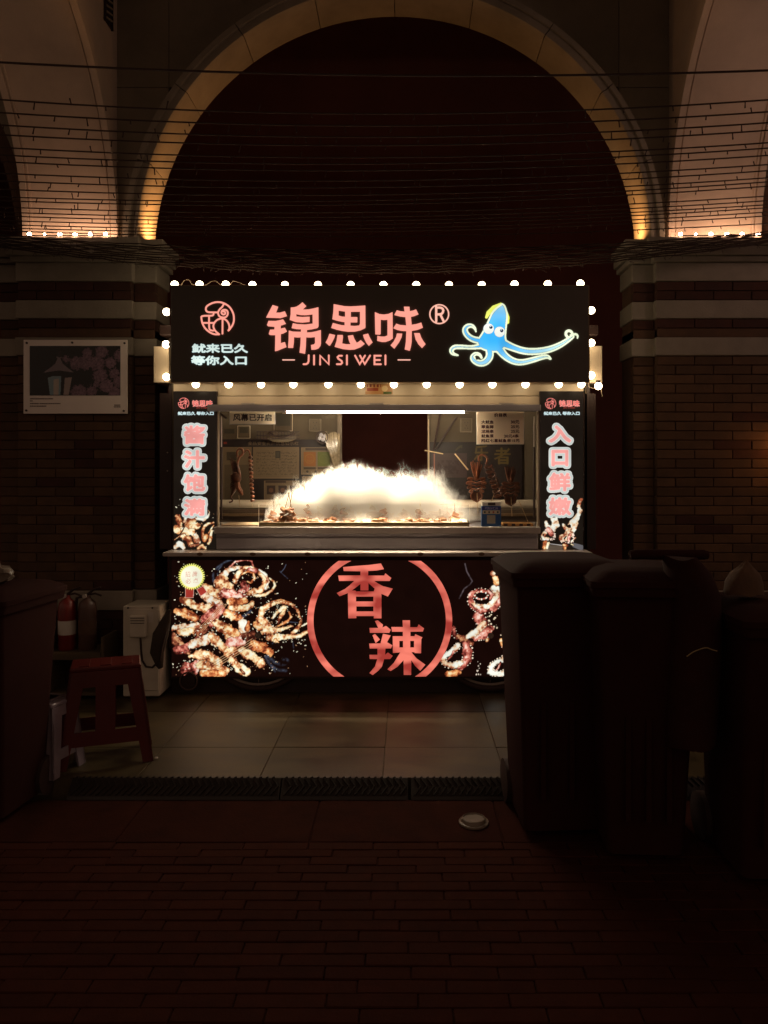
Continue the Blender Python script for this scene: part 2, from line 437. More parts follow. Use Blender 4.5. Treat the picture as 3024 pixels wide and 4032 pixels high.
# ------------------------------------------------------------------ piers
brick_me = MB().bbox(-.1248, .1248, -.03, .03, -.0285, .0285, .003).mesh('brick')
half_me = MB().bbox(-.0610, .0610, -.03, .03, -.0285, .0285, .003).mesh('brick')
quoin_me = MB().bbox(-.0690, .0690, -.03, .03, -.0285, .0285, .003).mesh('brick')
brick_me.materials.append(BRICK); half_me.materials.append(BRICK); quoin_me.materials.append(BRICK)
dbrick_me = brick_me.copy(); dbrick_me.materials.clear(); dbrick_me.materials.append(BRICKD)
dhalf_me = half_me.copy(); dhalf_me.materials.clear(); dhalf_me.materials.append(BRICKD)
dquoin_me = quoin_me.copy(); dquoin_me.materials.clear(); dquoin_me.materials.append(BRICKD)
def pier(cx, label):
    t = thing('brick_pier', label, 'pier', (cx, DW, 0), group='brick piers with stone bands')
    hw = 0.382; st = 0.145
    core = MB().box(cx - hw + .004, cx + hw - .004, DW + .012, 5.45, 0, SPR - .02)
    core.box(cx - hw - st + .004, cx + hw + st - .004, DW + .062, 5.445, 0, SPR - .021)
    obj('core', core, MORTAR, t)
    def put(me, x, y, z):
        if me is brick_me and random.random() < .05: me = dbrick_me
        b = obj('brick', me, None, t); b.location = (x, y, z); b.rotation_euler = (0, 0, random.uniform(-.004, .004))
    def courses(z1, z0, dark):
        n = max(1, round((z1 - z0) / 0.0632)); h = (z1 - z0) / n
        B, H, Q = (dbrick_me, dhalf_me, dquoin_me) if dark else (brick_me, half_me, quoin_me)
        for k in range(n):
            z = z1 - (k + .5) * h
            if k % 2 == 0:
                for i in (-1, 0, 1): put(B, cx + i * 0.2545, DW + .03 + random.uniform(-.001, .001), z)
            else:
                for i in (-.5, .5): put(B, cx + i * 0.2545, DW + .03 + random.uniform(-.001, .001), z)
                put(H, cx - 0.3205, DW + .03, z); put(H, cx + 0.3205, DW + .03, z)
            for s in (-1, 1): put(Q, cx + s * (hw + st / 2 + .001), DW + .08, z)
    def band(name, y1, y0, over, m, d=0.0):
        z1, z0 = PZ(y1, DW), PZ(y0, DW)
        obj(name, MB().bbox(cx - hw - over, cx + hw + over, DW - over + d, 5.46, z0, z1, .004), m, t)
        obj(name, MB().bbox(cx - hw - st - over, cx + hw + st + over, DW + .05 - over + d, 5.455, z0 + .001, z1 - .001, .004), m, t)
    band('capital', 945, 975, .075, STONE); band('capital', 975.5, 1012, .055, STONE); band('capital', 1012.5, 1034, .035, STONE)
    band('capital', 1034.5, 1107, .010, STONE)
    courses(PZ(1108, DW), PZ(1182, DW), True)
    band('stone_band', 1183, 1254, .010, STONE)
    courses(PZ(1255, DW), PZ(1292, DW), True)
    band('string_course', 1293, 1328, -.004, MORTAR)
    band('stone_band', 1329, 1400, .012, STONE)
    courses(PZ(1401, DW), PZ(2325, DW), False)
    band('plinth_band', 2326, 2402, .014, STONE)
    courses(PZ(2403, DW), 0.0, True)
    return t
PLX, PRX = PX(293, DW), PX(2810, DW)
pier(PLX, 'brick pier left of the stall, carrying the framed lantern photograph')
pier(PRX, 'brick pier right of the stall, behind the large dark bins')

# ------------------------------------------------------------------ arches
def voussoir(a0, a1, cx, seg=6):
    """one arch stone: moulded front band plus soffit block"""
    m = MB(); g = 0.0016
    a0 += g; a1 -= g
    prof = [(RIN, 5.43), (RIN, 5.115), (RIN + .010, 5.100), (RIN + .030, 5.100), (RIN + .034, 5.108), (RIN + .060, 5.108), (RIN + .066, 5.092), (ROUT, 5.092), (ROUT, 5.43)]
    vs = []; fs = []; k = len(prof)
    for i in range(seg + 1):
        a = a0 + (a1 - a0) * i / seg
        for (r, y) in prof: vs.append((cx + r * math.sin(a), y, ACZ + r * math.cos(a)))
    for i in range(seg):
        for j in range(k): fs.append((i * k + j, i * k + (j + 1) % k, (i + 1) * k + (j + 1) % k, (i + 1) * k + j))
    fs += [tuple(range(k)), tuple(seg * k + j for j in range(k - 1, -1, -1))]
    return m.add(vs, fs)
def stone_arch(cx, label):
    t = thing('stone_arch', label, 'arch', (cx, DW, ACZ), group='round stone arches of the arcade')
    for k in range(10):
        a0 = math.radians(-90 + 18 * k); a1 = math.radians(-72 + 18 * k)
        obj('arch_stone', voussoir(a0, a1, cx), ARCHST, t, smooth=True)
    return t
a_c = stone_arch(ACX, 'large round stone arch rising over the lit stall')
a_l = dup(a_c, loc=(ACX - BAY, DW, ACZ), label='sliver of the neighbouring stone arch at the left picture edge')
a_r = dup(a_c, loc=(ACX + BAY, DW, ACZ), label='neighbouring stone arch just beyond the right picture edge')

wall = thing('arcade_wall', 'pale stone wall above the arches with fine block joints', 'wall', (0, DW, SPR))
def zarch(x, R):
    best = SPR - .02
    for c in (ACX - BAY, ACX, ACX + BAY):
        if abs(x - c) < R: best = max(best, ACZ + math.sqrt(R * R - (x - c) ** 2))
    return best
ZT = 6.3
def ashlar(x0, x1, z0, z1, y, th, m, name, parent, R=ROUT + .022, n=48):
    lo = []; hi = []
    runs = [[]]
    for i in range(n + 1):
        x = x0 + (x1 - x0) * i / n; l = max(z0, zarch(x, R))
        if z1 - l > .004: runs[-1].append((x, l))
        elif runs[-1]: runs.append([])
    for run in runs:
        if len(run) < 2: continue
        b = MB(); vs = []; fs = []; k = len(run) - 1
        for (x, l) in run: vs += [(x, y, l), (x, y, z1), (x, y + th, l), (x, y + th, z1)]
        for i in range(k):
            a = i * 4; c = a + 4
            fs += [(a, c, c + 1, a + 1), (a + 2, a + 3, c + 3, c + 2), (a, a + 2, c + 2, c), (a + 1, c + 1, c + 3, a + 3)]
        fs += [(0, 1, 3, 2), (k * 4, k * 4 + 2, k * 4 + 3, k * 4 + 1)]
        obj(name, b.add(vs, fs), m, parent)
ashlar(-7, 7, SPR - .02, ZT, 5.185, .27, MORTAR, 'wall_core', wall, R=RIN + .02, n=240)
cols = [PX(-400, 5.15), PX(-40, 5.15), PX(120, 5.15), PX(453, 5.15), PX(665, 5.15), PX(1552, 5.15), PX(2437, 5.15), PX(2651, 5.15), PX(3000, 5.15), PX(3250, 5.15), PX(3700, 5.15)]
rows = [SPR - .02, PZ(345, 5.15), PZ(-270, 5.15), ZT]
for i in range(len(cols) - 1):
    for j in range(len(rows) - 1):
        ashlar(cols[i] + .002, cols[i + 1] - .002, rows[j] + .002, rows[j + 1] - .002, 5.15, .03, ASHLAR, 'stone_block', wall)

# transverse arches coming forward over the street side
def transverse(x0, x1, label):
    t = thing('cross_arch', label, 'arch', ((x0 + x1) / 2, 5.1, SPR), group='plastered cross arches springing from the piers')
    r = 1.505; n = 40; amax = math.radians(82)
    arc = [(5.14 - r * (1 - math.cos(amax * i / n)), SPR + r * math.sin(amax * i / n)) for i in range(n + 1)]
    outl = arc + [(arc[-1][0], ZT), (5.148, ZT), (5.148, SPR)]
    obj('arch_body', MB().prism(outl, x0, x1, lambda u, v, d: (d, u, v)), PLASTER, t)
    for (xa, xb) in ((x0 - .012, x0 + .030), (x1 - .030, x1 + .012), (x0 + .040, x0 + .052), (x1 - .052, x1 - .040)):
        off = .018 if xb - xa > .02 else .010
        q = MB(); vs = []; fs = []
        for i in range(n + 1):
            a = amax * i / n; cy, cz = 5.14 - r, SPR
            for (x, rr) in ((xa, r - off), (xb, r - off), (xb, r + .03), (xa, r + .03)): vs.append((x, cy + rr * math.cos(a), cz + rr * math.sin(a)))
        for i in range(n):
            for j in range(4): fs.append((i * 4 + j, i * 4 + (j + 1) % 4, (i + 1) * 4 + (j + 1) % 4, (i + 1) * 4 + j))
        fs += [(0, 1, 2, 3), (n * 4 + 3, n * 4 + 2, n * 4 + 1, n * 4)]
        obj('edge_moulding', q.add(vs, fs), PLASTER, t, smooth=True)
    return t
TLX = (PX(95, 5.12), PX(455, 5.12)); TRX = (PX(2640, 5.12), PX(2992, 5.12))
transverse(*TLX, 'plastered cross arch curving forward at the upper left, six small lamps at its foot')
transverse(*TRX, 'pinkish plastered cross arch curving forward at the upper right')
# slatted vent on the flank of the left cross arch
v = thing('wall_vent', 'narrow slatted vent high on the flank of the left cross arch', 'vent', (TLX[1] + .01, 4.7, 4.6))
fr = MB(); x = TLX[1] + .001
obj('vent_frame', MB().box(x, x + .006, 4.925, 5.035, 4.375, 4.80).box(x, x + .014, 4.915, 4.925, 4.37, 4.81).box(x, x + .014, 5.035, 5.045, 4.37, 4.81), BLACKM, v)
for k in range(10):
    z = 4.39 + k * .040
    obj('slat', MB().add([(x + .007, 4.93, z), (x + .007, 5.03, z + .03), (x + .016, 5.03, z + .03), (x + .016, 4.93, z), (x + .007, 4.93, z + .012), (x + .007, 5.03, z + .042), (x + .016, 5.03, z + .042), (x + .016, 4.93, z + .012)],
        [(0, 1, 2, 3), (7, 6, 5, 4), (0, 3, 7, 4), (1, 5, 6, 2), (0, 4, 5, 1), (3, 2, 6, 7)]), ASHLAR, v)

# dark passage behind the arcade
room = MB()
room.box(-7, 7, 8.9, 9.1, 0, 7).box(-7.2, -7, 5.6, 9.1, 0, 7).box(7, 7.2, 5.6, 9.1, 0, 7).box(-7.2, 7.2, 5.46, 9.1, 7, 7.2).box(-7.2, 7.2, 5.46, 5.6, 6.3, 7)
obj('sky_shade_ceiling', MB().box(-7.2, 7.2, -0.6, 5.45, ZT + .002, ZT + .25), ASHLAR, kind='structure', label='unseen ceiling added over the arcade walk, shading the floor from the sky', cat='ceiling')  # added out of view to keep overhead sky light off the floor
obj('passage_walls', room, DARKWALL, kind='structure', label='dark walls and ceiling of the passage behind the arch', cat='passage walls')

# ------------------------------------------------------------------ lamps of the arcade
BULB_P = emis('small_lamp_glow', (1.0, 0.60, 0.38), 100.0)
def ledge_lights(pxs, label):
    t = thing('ledge_lights', label, 'string lights', (PX(pxs[2], 5.02), 5.02, SPR + .01), group='small lamps on the pier ledges')
    obj('cable', MB().tube([(PX(pxs[0] - 8, 5.03), 5.03, SPR + .006), (PX(pxs[-1] + 8, 5.03), 5.03, SPR + .006)], .004, 6), WIREM, t)
    for i, p in enumerate(pxs):
        r = .0125 if i % 5 != 1 else .007
        obj('lamp_bulb', MB().ball((PX(p, 5.05), 5.052, SPR + .022), r, 2), BULB_P, t, smooth=True)
ledge_lights([115, 175, 235, 295, 355, 415], 'row of six small lit bulbs on the left pier ledge')
ledge_lights([2680, 2740, 2800, 2862, 2922, 2985], 'row of small lit bulbs on the right pier ledge')

def uplight(x, s, label, power):
    t = thing('uplight', label, 'floodlight', (x, 5.27, SPR + .01), group='amber floodlights at the foot of the arch')
    z = SPR - .012
    obj('lamp_housing', MB().bbox(x - .032, x + .032, 5.20, 5.34, z, z + .035, .004), BLACKM, t)
    obj('lamp_glass', MB().box(x - .024, x + .024, 5.21, 5.33, z + .0352, z + .040), emis('amber_lamp_glass', (1.0, 0.55, 0.22), 3.0), t)
    ld = bpy.data.lights.new('uplight_beam', 'AREA'); ld.shape = 'RECTANGLE'; ld.size = .045; ld.size_y = .11; ld.energy = power; ld.color = (1.0, 0.46, 0.14)
    lo = bpy.data.objects.new('lamp_beam', ld); COL.objects.link(lo); lo.parent = t; lo.matrix_parent_inverse = Matrix.Translation(-Vector(t['anchor']))
    lo.location = (x, 5.27, z + .045); lo.rotation_euler = (0, math.pi + s * 0.05, 0)
uplight(ACX - 1.615, 1, 'amber floodlight at the left foot of the arch', 4.6)
uplight(ACX + 1.615, -1, 'amber floodlight at the right foot of the arch', 2.4)

# wall lantern just outside the right picture edge, whose glow falls on the bricks
lt = thing('wall_lantern', 'orange wall lantern beside the right pier, at the picture edge', 'lantern', (2.56, 5.0, 1.62))
obj('lantern_glass', MB().lathe((2.56, 4.98, 1.53), [(.045, 0), (.06, .17)], 6), emis('orange_lantern_glass', (1.0, 0.42, 0.12), 7.0), lt)
obj('lantern_cap', MB().lathe((2.56, 4.98, 1.705), [(.085, 0), (.03, .06), (.008, .09)], 6), BLACKM, lt)
obj('bracket', MB().tube([(2.56, 4.98, 1.79), (2.56, 5.05, 1.80), (2.56, 5.13, 1.74)], .008, 6), BLACKM, lt)

# tall street lamp standing out of the picture on the right, whose pinkish light falls on the right pier and vault
sl_ = thing('street_lamp', 'tall street lamp on the pavement edge, just out of the picture on the right', 'street lamp', (3.35, 3.75, 0))
obj('lamp_post', MB().lathe((3.35, 3.75, 0), [(.07, 0), (.05, .3), (.035, .5), (.03, 3.1)], 12), BLACKM, sl_, smooth=True)
obj('lamp_globe', MB().ball((3.35, 3.75, 3.22), .13, 3), emis('pink_white_globe', (1.0, 0.62, 0.50), 24.0), sl_, smooth=True)
obj('lamp_cap', MB().lathe((3.35, 3.75, 3.345), [(.06, 0), (.03, .03), (.01, .08)], 12), BLACKM, sl_)

# ------------------------------------------------------------------ overhead light wires
left_y = [245, 392, 443, 492, 530, 580, 610, 636, 682, 712, 745, 775, 790, 815, 835, 850, 868, 884, 897, 908]
right_y = [277, 393, 440, 483, 513, 562, 583, 612, 648, 672, 700, 716, 733, 772, 790, 806, 818, 835, 850, 880]
names = ['topmost bare cable across the arch, far above the string lights'] + ['unlit string light wire, %s from the top, stretched across the arch' % w for w in
    'first second third fourth fifth sixth seventh eighth ninth tenth eleventh twelfth thirteenth fourteenth fifteenth sixteenth seventeenth eighteenth nineteenth'.split()]
drop = MB().tube([(0, 0, 0), (0, 0, -.02)], .0022, 5).mesh('bulb')
for k, (yl, yr) in enumerate(zip(left_y, right_y)):
    D = 1.587 * 3000 / (1860 - (yl + yr) / 2)
    D = min(D, 5.02)
    zl, zr = PZ(yl, D), PZ(yr, D); xl, xr = PX(0, D), PX(3024, D)
    sag = 0.060 if k else 0.035
    pts = []
    ph = random.uniform(0, 6)
    for i in range(-10, 51):
        u = i / 40.0; x = xl + (xr - xl) * u
        z = zl + (zr - zl) * u - sag * 4 * u * (1 - u)
        pts.append((x, D, z))
    w = obj('string_light' if k else 'overhead_cable', MB().tube(pts, .0036 if k else .0045, 5), WIREM, label=names[k], cat='string light' if k else 'cable', group='unlit light wires across the arch' if k else None)
    if not k: continue
    dm = MB(); x = xl - .3 + random.uniform(0, .2)
    while x < xr + .3:
        u = (x - xl) / (xr - xl); z = zl + (zr - zl) * u - sag * 4 * u * (1 - u)
        s = random.choice((-1, -1, -1, 1)); L = random.uniform(.016, .036)
        q = random.uniform(-.009, .009); dm.tube([(x, D, z), (x + q * .5, D, z + s * L * .5), (x + q, D, z + s * L)], [.0028, .0026, .0036], 5)
        x += random.uniform(.12, .26)
    obj('unlit_bulbs', dm, WIREM, w, kind='stuff')
GARM = mat('tangled_cable', (0.030, 0.012, 0.006), 0.7, 0.3, 30, 0, 60)
for k in range(9):
    D = 5.02 - k * .012 - .06; yl = 925 + k * 6; yr = 915 + k * 5; mid = 985 + k * 11
    dm = MB(); pts = []; xl, xr = PX(0, D), PX(3024, D); ph = random.uniform(0, 6)
    for i in range(-4, 65):
        u = i / 60.0; x = xl + (xr - xl) * u; y = yl + (yr - yl) * u + (mid - (yl + yr) / 2) * 4 * u * (1 - u) if 0 <= u <= 1 else (yl if u < 0 else yr)
        pts.append((x, D + .006 * math.sin(i * 1.7 + ph), PZ(y, D) + .004 * math.sin(i * 2.3 + ph) + random.uniform(-.003, .003)))
    g = obj('string_light_bundle', MB().tube(pts, .0045, 5), GARM, label='tangled bundled string light cable sagging above the stall sign, %s strand' % ['topmost', 'second', 'third', 'fourth', 'middle', 'sixth', 'seventh', 'eighth', 'lowest'][k], cat='string light', group='bundled string lights sagging over the stall')
    for i in range(80):
        q = pts[random.randrange(4, 64)]; x = q[0] + random.uniform(-.04, .04)
        dm.tube([(x, D, q[2]), (x + random.uniform(-.02, .02), D - .01, q[2] - random.uniform(.004, .014)), (x + random.uniform(-.025, .025), D, q[2] - random.uniform(.01, .030))], .0014, 4)
    obj('unlit_bulbs', dm, GARM, g, kind='stuff')

# ------------------------------------------------------------------ THE STALL
stall = thing('food_stall', 'black squid skewer stall on wheels with lit signs and bulbs under the arch', 'food stall', (-0.19, 5.4, 0))
DS = 4.98
XL, XR = PX(675, DS), PX(2312, DS)
def part(name, g, m, **k): return obj(name, g, m, stall, **k)
# body shell: side walls, roof, back with doorway, floor
part('side_wall', MB().box(XL - .02, XL, 4.985, 5.97, .30, 2.33), BLACKM)
part('side_wall', MB().box(XR, XR + .02, 4.985, 5.97, .30, 2.33), BLACKM)
part('roof', MB().bbox(XL - .06, XR + .06, 4.915, 6.05, 2.335, 2.40, .006), BLACKM)
DB = 5.95
JAMB = mat('aged_jamb', (.14, .10, .065), .6, .1, 5, 0)
xd0, xd1 = PX(1345, DB), PX(1685, DB)
part('back_wall', MB().box(XL, xd0, DB, DB + .02, .9, 2.33), BEIGEW)
part('back_wall', MB().box(xd1, XR, DB, DB + .02, .9, 2.33), BEIGEW)
part('back_wall', MB().box(xd0, xd1, DB, DB + .02, 2.02, 2.33), BEIGEW)
part('door_jamb', MB().box(xd0 - .03, xd0 + .004, DB - .03, DB, .9, 2.33), JAMB)
part('door_jamb', MB().box(xd1 - .004, xd1 + .012, DB - .02, DB, .9, 2.33), JAMB)
part('inner_wall', MB().box(XL, XL + .012, 4.99, DB, .9, 2.33), BEIGEW)
part('inner_wall', MB().box(XR - .012, XR, 4.99, DB, .9, 2.33), BEIGEW)
part('ceiling', MB().box(XL, XR, 4.99, DB, 2.045, 2.06), BEIGEW)
part('floor_deck', MB().box(XL, XR, 5.04, DB, .28, .30), BLACKM)
part('back_lower_wall', MB().box(XL, XR, DB, DB + .02, .3, .9), BLACKM)
# side posts with screws
for (a, b) in ((628, 680), (2300, 2347)):
    part('side_post', MB().px(a, b, 1548, 2163, 4.99, .05, .003), BLACKM)
for py in (1782, 1854): part('screw', MB().lathe((PX(659, 4.985), 4.983, PZ(py, 4.985)), [(.004, 0), (.004, .008)], 8, 'Y'), LIGHTM)
# canopy beams at both sides of the sign
part('side_canopy', MB().bbox(PX(604, 4.93), PX(664, 4.93), 4.93, 5.5, PZ(1506, 4.93), PZ(1363, 4.93), .004), CREAM)
part('side_canopy', MB().bbox(PX(2322, 4.93), PX(2372, 4.93), 4.93, 5.5, PZ(1508, 4.93), PZ(1362, 4.93), .004), CREAM)
# fascia
part('fascia', MB().px(683, 2298, 1490, 1558, DS, .02, .002), CREAM)
part('fascia', MB().px(683, 2298, 1561, 1592, DS - .012, .03, .002), CREAM)
part('fascia', MB().px(683, 2298, 1380, 1489, DS + .01, .02), BLACKM)
stk = Canvas(1438, 1506, 1546, 1552, 1.5, (190, 140, 90))
stk.fill(stk.rect(1445, 1510, 1500, 1524) & (np.floor(stk.X / 7) % 2 == 0), (120, 40, 20)); stk.fill(stk.rect(1445, 1528, 1490, 1540), (150, 60, 30)); stk.fill(stk.caps([(1515, 1530, 12)]) < 0, (220, 190, 140)); stk.fill(stk.rect(1510, 1543, 1542, 1551), (70, 90, 30))
part('sticker', stk.mesh('sticker', DS - .004), print_mat('sticker_print', False))
part('awning_rail', MB().bbox(PX(816, 4.90), PX(2130, 4.90), 4.90, 4.955, PZ(1618, 4.90), PZ(1593, 4.90), .003), GREYM)
for (a, b) in ((950, 1000), (1455, 1510), (1968, 2022)): part('hinge', MB().px(a, b, 1586, 1592, 4.91, .03, .001), LIGHTM)
# fluorescent tube
tube = part('tube_lamp', MB().tube([(PX(1130, 4.93), 4.93, PZ(1623, 4.93)), (PX(1826, 4.93), 4.93, PZ(1623, 4.93))], .0055, 12), emis('tube_glow', (1.0, 0.84, 0.60), 290.0), smooth=True)
for a in (1112, 1826): obj('lamp_cap', MB().tube([(PX(a, 4.93), 4.93, PZ(1623, 4.93)), (PX(a + 18, 4.93), 4.93, PZ(1623, 4.93))], .0085, 12), LIGHTM, tube, smooth=True)

# sign box
sign = part('sign_board', MB().bbox(PX(672, 4.80), PX(2316, 4.80), 4.80, 4.91, PZ(1503, 4.80), PZ(1125, 4.80), .003), SIGNB)
obj('sign_edge', MB().px(671, 2317, 1122, 1125.5, 4.802, .10), mat('sign_edge_metal', (0.20, 0.13, 0.07), 0.4, 0.1, 4, 0), sign)
obj('sign_edge', MB().px(671, 2317, 1502.5, 1506, 4.802, .10), MATS['sign_edge_metal'], sign)
obj('sign_edge', MB().px(2316.5, 2321, 1124, 1503, 4.802, .10), MATS['sign_edge_metal'], sign)
PINK = emis('pink_sign_light', tuple(lin((255, 163, 145))), 1.0)
PINKL = emis('pale_pink_sign_light', tuple(lin((255, 190, 170))), 1.0)
PINK.cycles.emission_sampling = PINKL.cycles.emission_sampling = 'NONE'
def zoomer(ox, oy, s): return lambda pts: [(ox + x / s, oy + y / s) for (x, y) in pts]
def s3(D, dep=.008):
    return lambda u, v, d: (PX(u, D), D - .0045 + d, PZ(v, D))
def letter(loops, z, m, name='sign_letter', D=4.80, parent=None, dep=.008):
    me = outline_mesh(name, [z(l) for l in loops], s3(D), dep); return obj(name, me, m, parent or sign)
zA = zoomer(1040, 1180, 6.636)
jin = [[(228,145),(368,190),(310,345),(420,345),(545,310),(598,430),(430,482),(60,470)],
 [(120,560),(300,562),(400,545),(500,520),(572,632),(433,680),(433,762),(545,738),(598,832),(500,885),(437,900),(435,1142),(545,1112),(585,1240),(480,1280),(350,1335),(290,1347),(298,928),(160,925),(128,905),(160,790),(275,785),(278,710),(110,697),(80,670)],
 [(700,212),(790,205),(860,185),(930,140),(1005,75),(1102,172),(1005,262),(1090,264),(1180,258),(1300,235),(1418,205),(1422,690),(1410,722),(1380,745),(1250,775),(1120,792),(1117,862),(1230,858),(1350,835),(1482,800),(1485,1150),(1470,1210),(1420,1275),(1340,1305),(1240,1310),(1228,1190),(1300,1175),(1325,1155),(1335,1130),(1333,978),(1210,990),(1098,985),(1090,1230),(1070,1415),(930,1385),(955,1150),(960,985),(880,990),(782,980),(775,1130),(757,1262),(630,1260),(645,1050),(650,812),(760,840),(965,845),(970,775),(850,770),(725,745),(755,620),(870,645),(1080,655),(1272,632),(1270,385),(1100,405),(960,402),(840,380),(842,445),(1000,460),(1190,450),(1187,580),(1000,600),(830,585),(675,530),(698,390)]]
letter(jin, zA, PINK)
zB = zoomer(1270, 1180, 7.9)
letter([[(350,148),(500,175),(680,210),(860,218),(1080,208),(1330,190),(1335,850),(1325,885),(1180,955),(1000,995),(800,998),(620,975),(440,935),(275,880),(325,730),(450,765),(600,800),(690,805),(690,700),(590,685),(450,655),(310,610),(340,380)],
 [(500,340),(705,372),(705,538),(620,535),(500,500)],
 [(880,378),(1168,375),(1168,760),(1140,810),(1000,825),(868,815),(868,708),(1080,708),(1085,560),(1070,548),(880,548)],
 [(220,1065),(388,1105),(370,1180),(300,1320),(235,1425),(205,1432),(100,1335),(160,1230)],
 [(468,1105),(630,1105),(635,1180),(610,1365),(730,1392),(872,1392),(820,1270),(790,1130),(950,1105),(990,1220),(1065,1345),(1120,1320),(1190,1262),(1312,1378),(1180,1480),(1000,1550),(850,1560),(640,1540),(380,1468),(440,1290)],
 [(1262,1100),(1420,1062),(1470,1180),(1555,1330),(1440,1438),(1360,1340),(1290,1200)]], zB, PINK)
zC = zoomer(1460, 1180, 6.9125)
letter([[(112,345),(240,400),(360,412),(480,395),(592,345),(598,1055),(520,1110),(400,1152),(300,1152),(175,1120),(180,990),(280,1010),(380,1010),(455,980),(455,548),(350,555),(270,545),(268,930),(250,952),(125,945),(118,700)],
 [(902,198),(1052,200),(1062,320),(1140,305),(1232,272),(1295,402),(1180,450),(1092,468),(1112,690),(1240,670),(1372,630),(1415,765),(1280,820),(1115,850),(1112,1150),(1090,1290),(1058,1392),(925,1355),(955,1150),(968,858),(850,850),(730,828),(618,780),(692,660),(800,695),(965,708),(942,475),(800,460),(642,418),(710,295),(800,320),(920,332)],
 [(712,925),(855,930),(835,1030),(770,1160),(640,1335),(540,1245),(620,1150),(690,1020)],
 [(1180,915),(1330,915),(1370,1030),(1420,1120),(1488,1215),(1395,1318),(1300,1220),(1220,1080)]], zC, PINK)
def strokes(name, lst, z, w, m, D=4.80, parent=None, round_end=True):
    """pen strokes as raised neon strips; each a hair lower than the one before so none coincide"""
    mb = None; vs = []; fs = []
    me_all = MB()
    for k, s_ in enumerate(lst):
        pts = z(s_); loop = stroke_loops(pts, w, round_end)
        d = D - .004 - .0003 * k
        L = len(loop); n = len(pts); c = 3 if round_end else 0
        # strip of quads + caps as triangles, robust for curled strokes
        Ls = loop[:n]; c1 = loop[n:n + c]; Rs = loop[n + c:n + c + n][::-1]; c0 = loop[n + c + n:]
        def q(p, dd): return (PX(p[0], D), dd, PZ(p[1], D))
        V = [q(p, d) for p in Ls + Rs]; F = [(i, i + 1, n + i + 1, n + i) for i in range(n - 1)]
        base = len(V)
        if c:
            V += [q(p, d) for p in c1 + c0]
            F += [(n - 1, base, base + 1, base + 2, 2 * n - 1), (n, base + 3, base + 4, base + 5, 0)]
        me_all.add(V, F)
    return obj(name, me_all, m, parent or sign)
zD = zoomer(0, 0, 1); zR = zoomer(1700, 1170, 16.59)
ring = [(1729.5 + 37 * math.cos(a), 1237.5 + 37 * math.sin(a)) for a in [2 * math.pi * i / 40 for i in range(41)]]
strokes('registered_mark', [ring], zD, 5.2, PINKL, round_end=False)
strokes('registered_mark', [[(290,640),(290,1590)], [(290,690),(540,690),(640,715),(720,780),(755,880),(720,1010),(640,1100),(540,1130),(290,1140)], [(560,1150),(780,1590)]], zR, 8.6, PINKL)
zJ = zoomer(1090, 1380, 3.016)
strokes('sign_lettering', [[(72,113),(210,113)], [(1440,113),(1582,113)]], zJ, 4.4, PINKL)
strokes('sign_lettering', [[(380,58),(378,130),(368,152),(350,163),(318,164)], [(443,60),(443,168)], [(515,168),(515,62),(618,165),(618,60)],
  [(774,64),(740,64),(722,80),(730,98),(770,126),(776,148),(760,164),(714,164)], [(833,60),(833,168)],
  [(930,62),(985,164),(1048,62)], [(988,62),(1045,164),(1108,62)], [(1236,64),(1160,64),(1160,165),(1236,165)], [(1160,115),(1224,115)], [(1290,60),(1290,168)]], zJ, 7.0, PINK)
zL = zoomer(740, 1160, 6.38)
def smooth_pts(p, it=2):
    for _ in range(it):
        q = [p[0]]
        for a, b in zip(p[:-1], p[1:]): q += [tuple(u * .75 + v * .25 for u, v in zip(a, b)), tuple(u * .25 + v * .75 for u, v in zip(a, b))]
        p = q + [p[-1]]
    return p
logo = [[(1020,905),(1055,870),(1120,780),(1155,690),(1160,600),(1150,500),(1110,400),(1040,300),(940,235),(850,200),(750,188),(640,205),(540,250),(470,300),(450,360),(465,420),(520,448),(650,450),(740,450)],
 [(900,250),(870,310),(800,370),(760,440),(765,500),(800,560),(880,580),(950,575),(1000,520),(1010,450),(980,395),(920,380),(860,400),(840,460),(870,500),(920,505),(950,470),(930,430),(890,430)],
 [(650,480),(640,520),(600,535),(345,535),(340,600),(370,740),(440,860),(560,960),(680,1005),(790,1000)],
 [(535,540),(535,860),(570,900),(640,910)], [(375,715),(650,715)],
 [(790,1000),(700,930),(650,850),(640,770),(680,690),(760,620),(880,600),(980,650),(1040,750),(1050,850),(1020,905)], [(875,620),(873,985)]]
strokes('round_emblem', [smooth_pts(l) for l in logo], zL, 6.8, PINK)
# slogan
for (t_, x0, y0, x1, y1) in (('鱿来已久', 757, 1354, 976, 1388), ('等你入口', 754, 1401, 971, 1436)):
    c = Canvas(x0 - 5, y0 - 5, x1 + 5, y1 + 5, 0.8, (0, 0, 0))
    c.fill(c.text(t_, x0, y0, x1, y1, 2.6), (120, 190, 215)); c.fill(c.text(t_, x0, y0, x1, y1, 1.8), (222, 240, 232))
    obj('slogan_lettering', c.mesh('slogan_lettering', 4.796, True), print_mat('slogan_light', True, 1.0), sign)
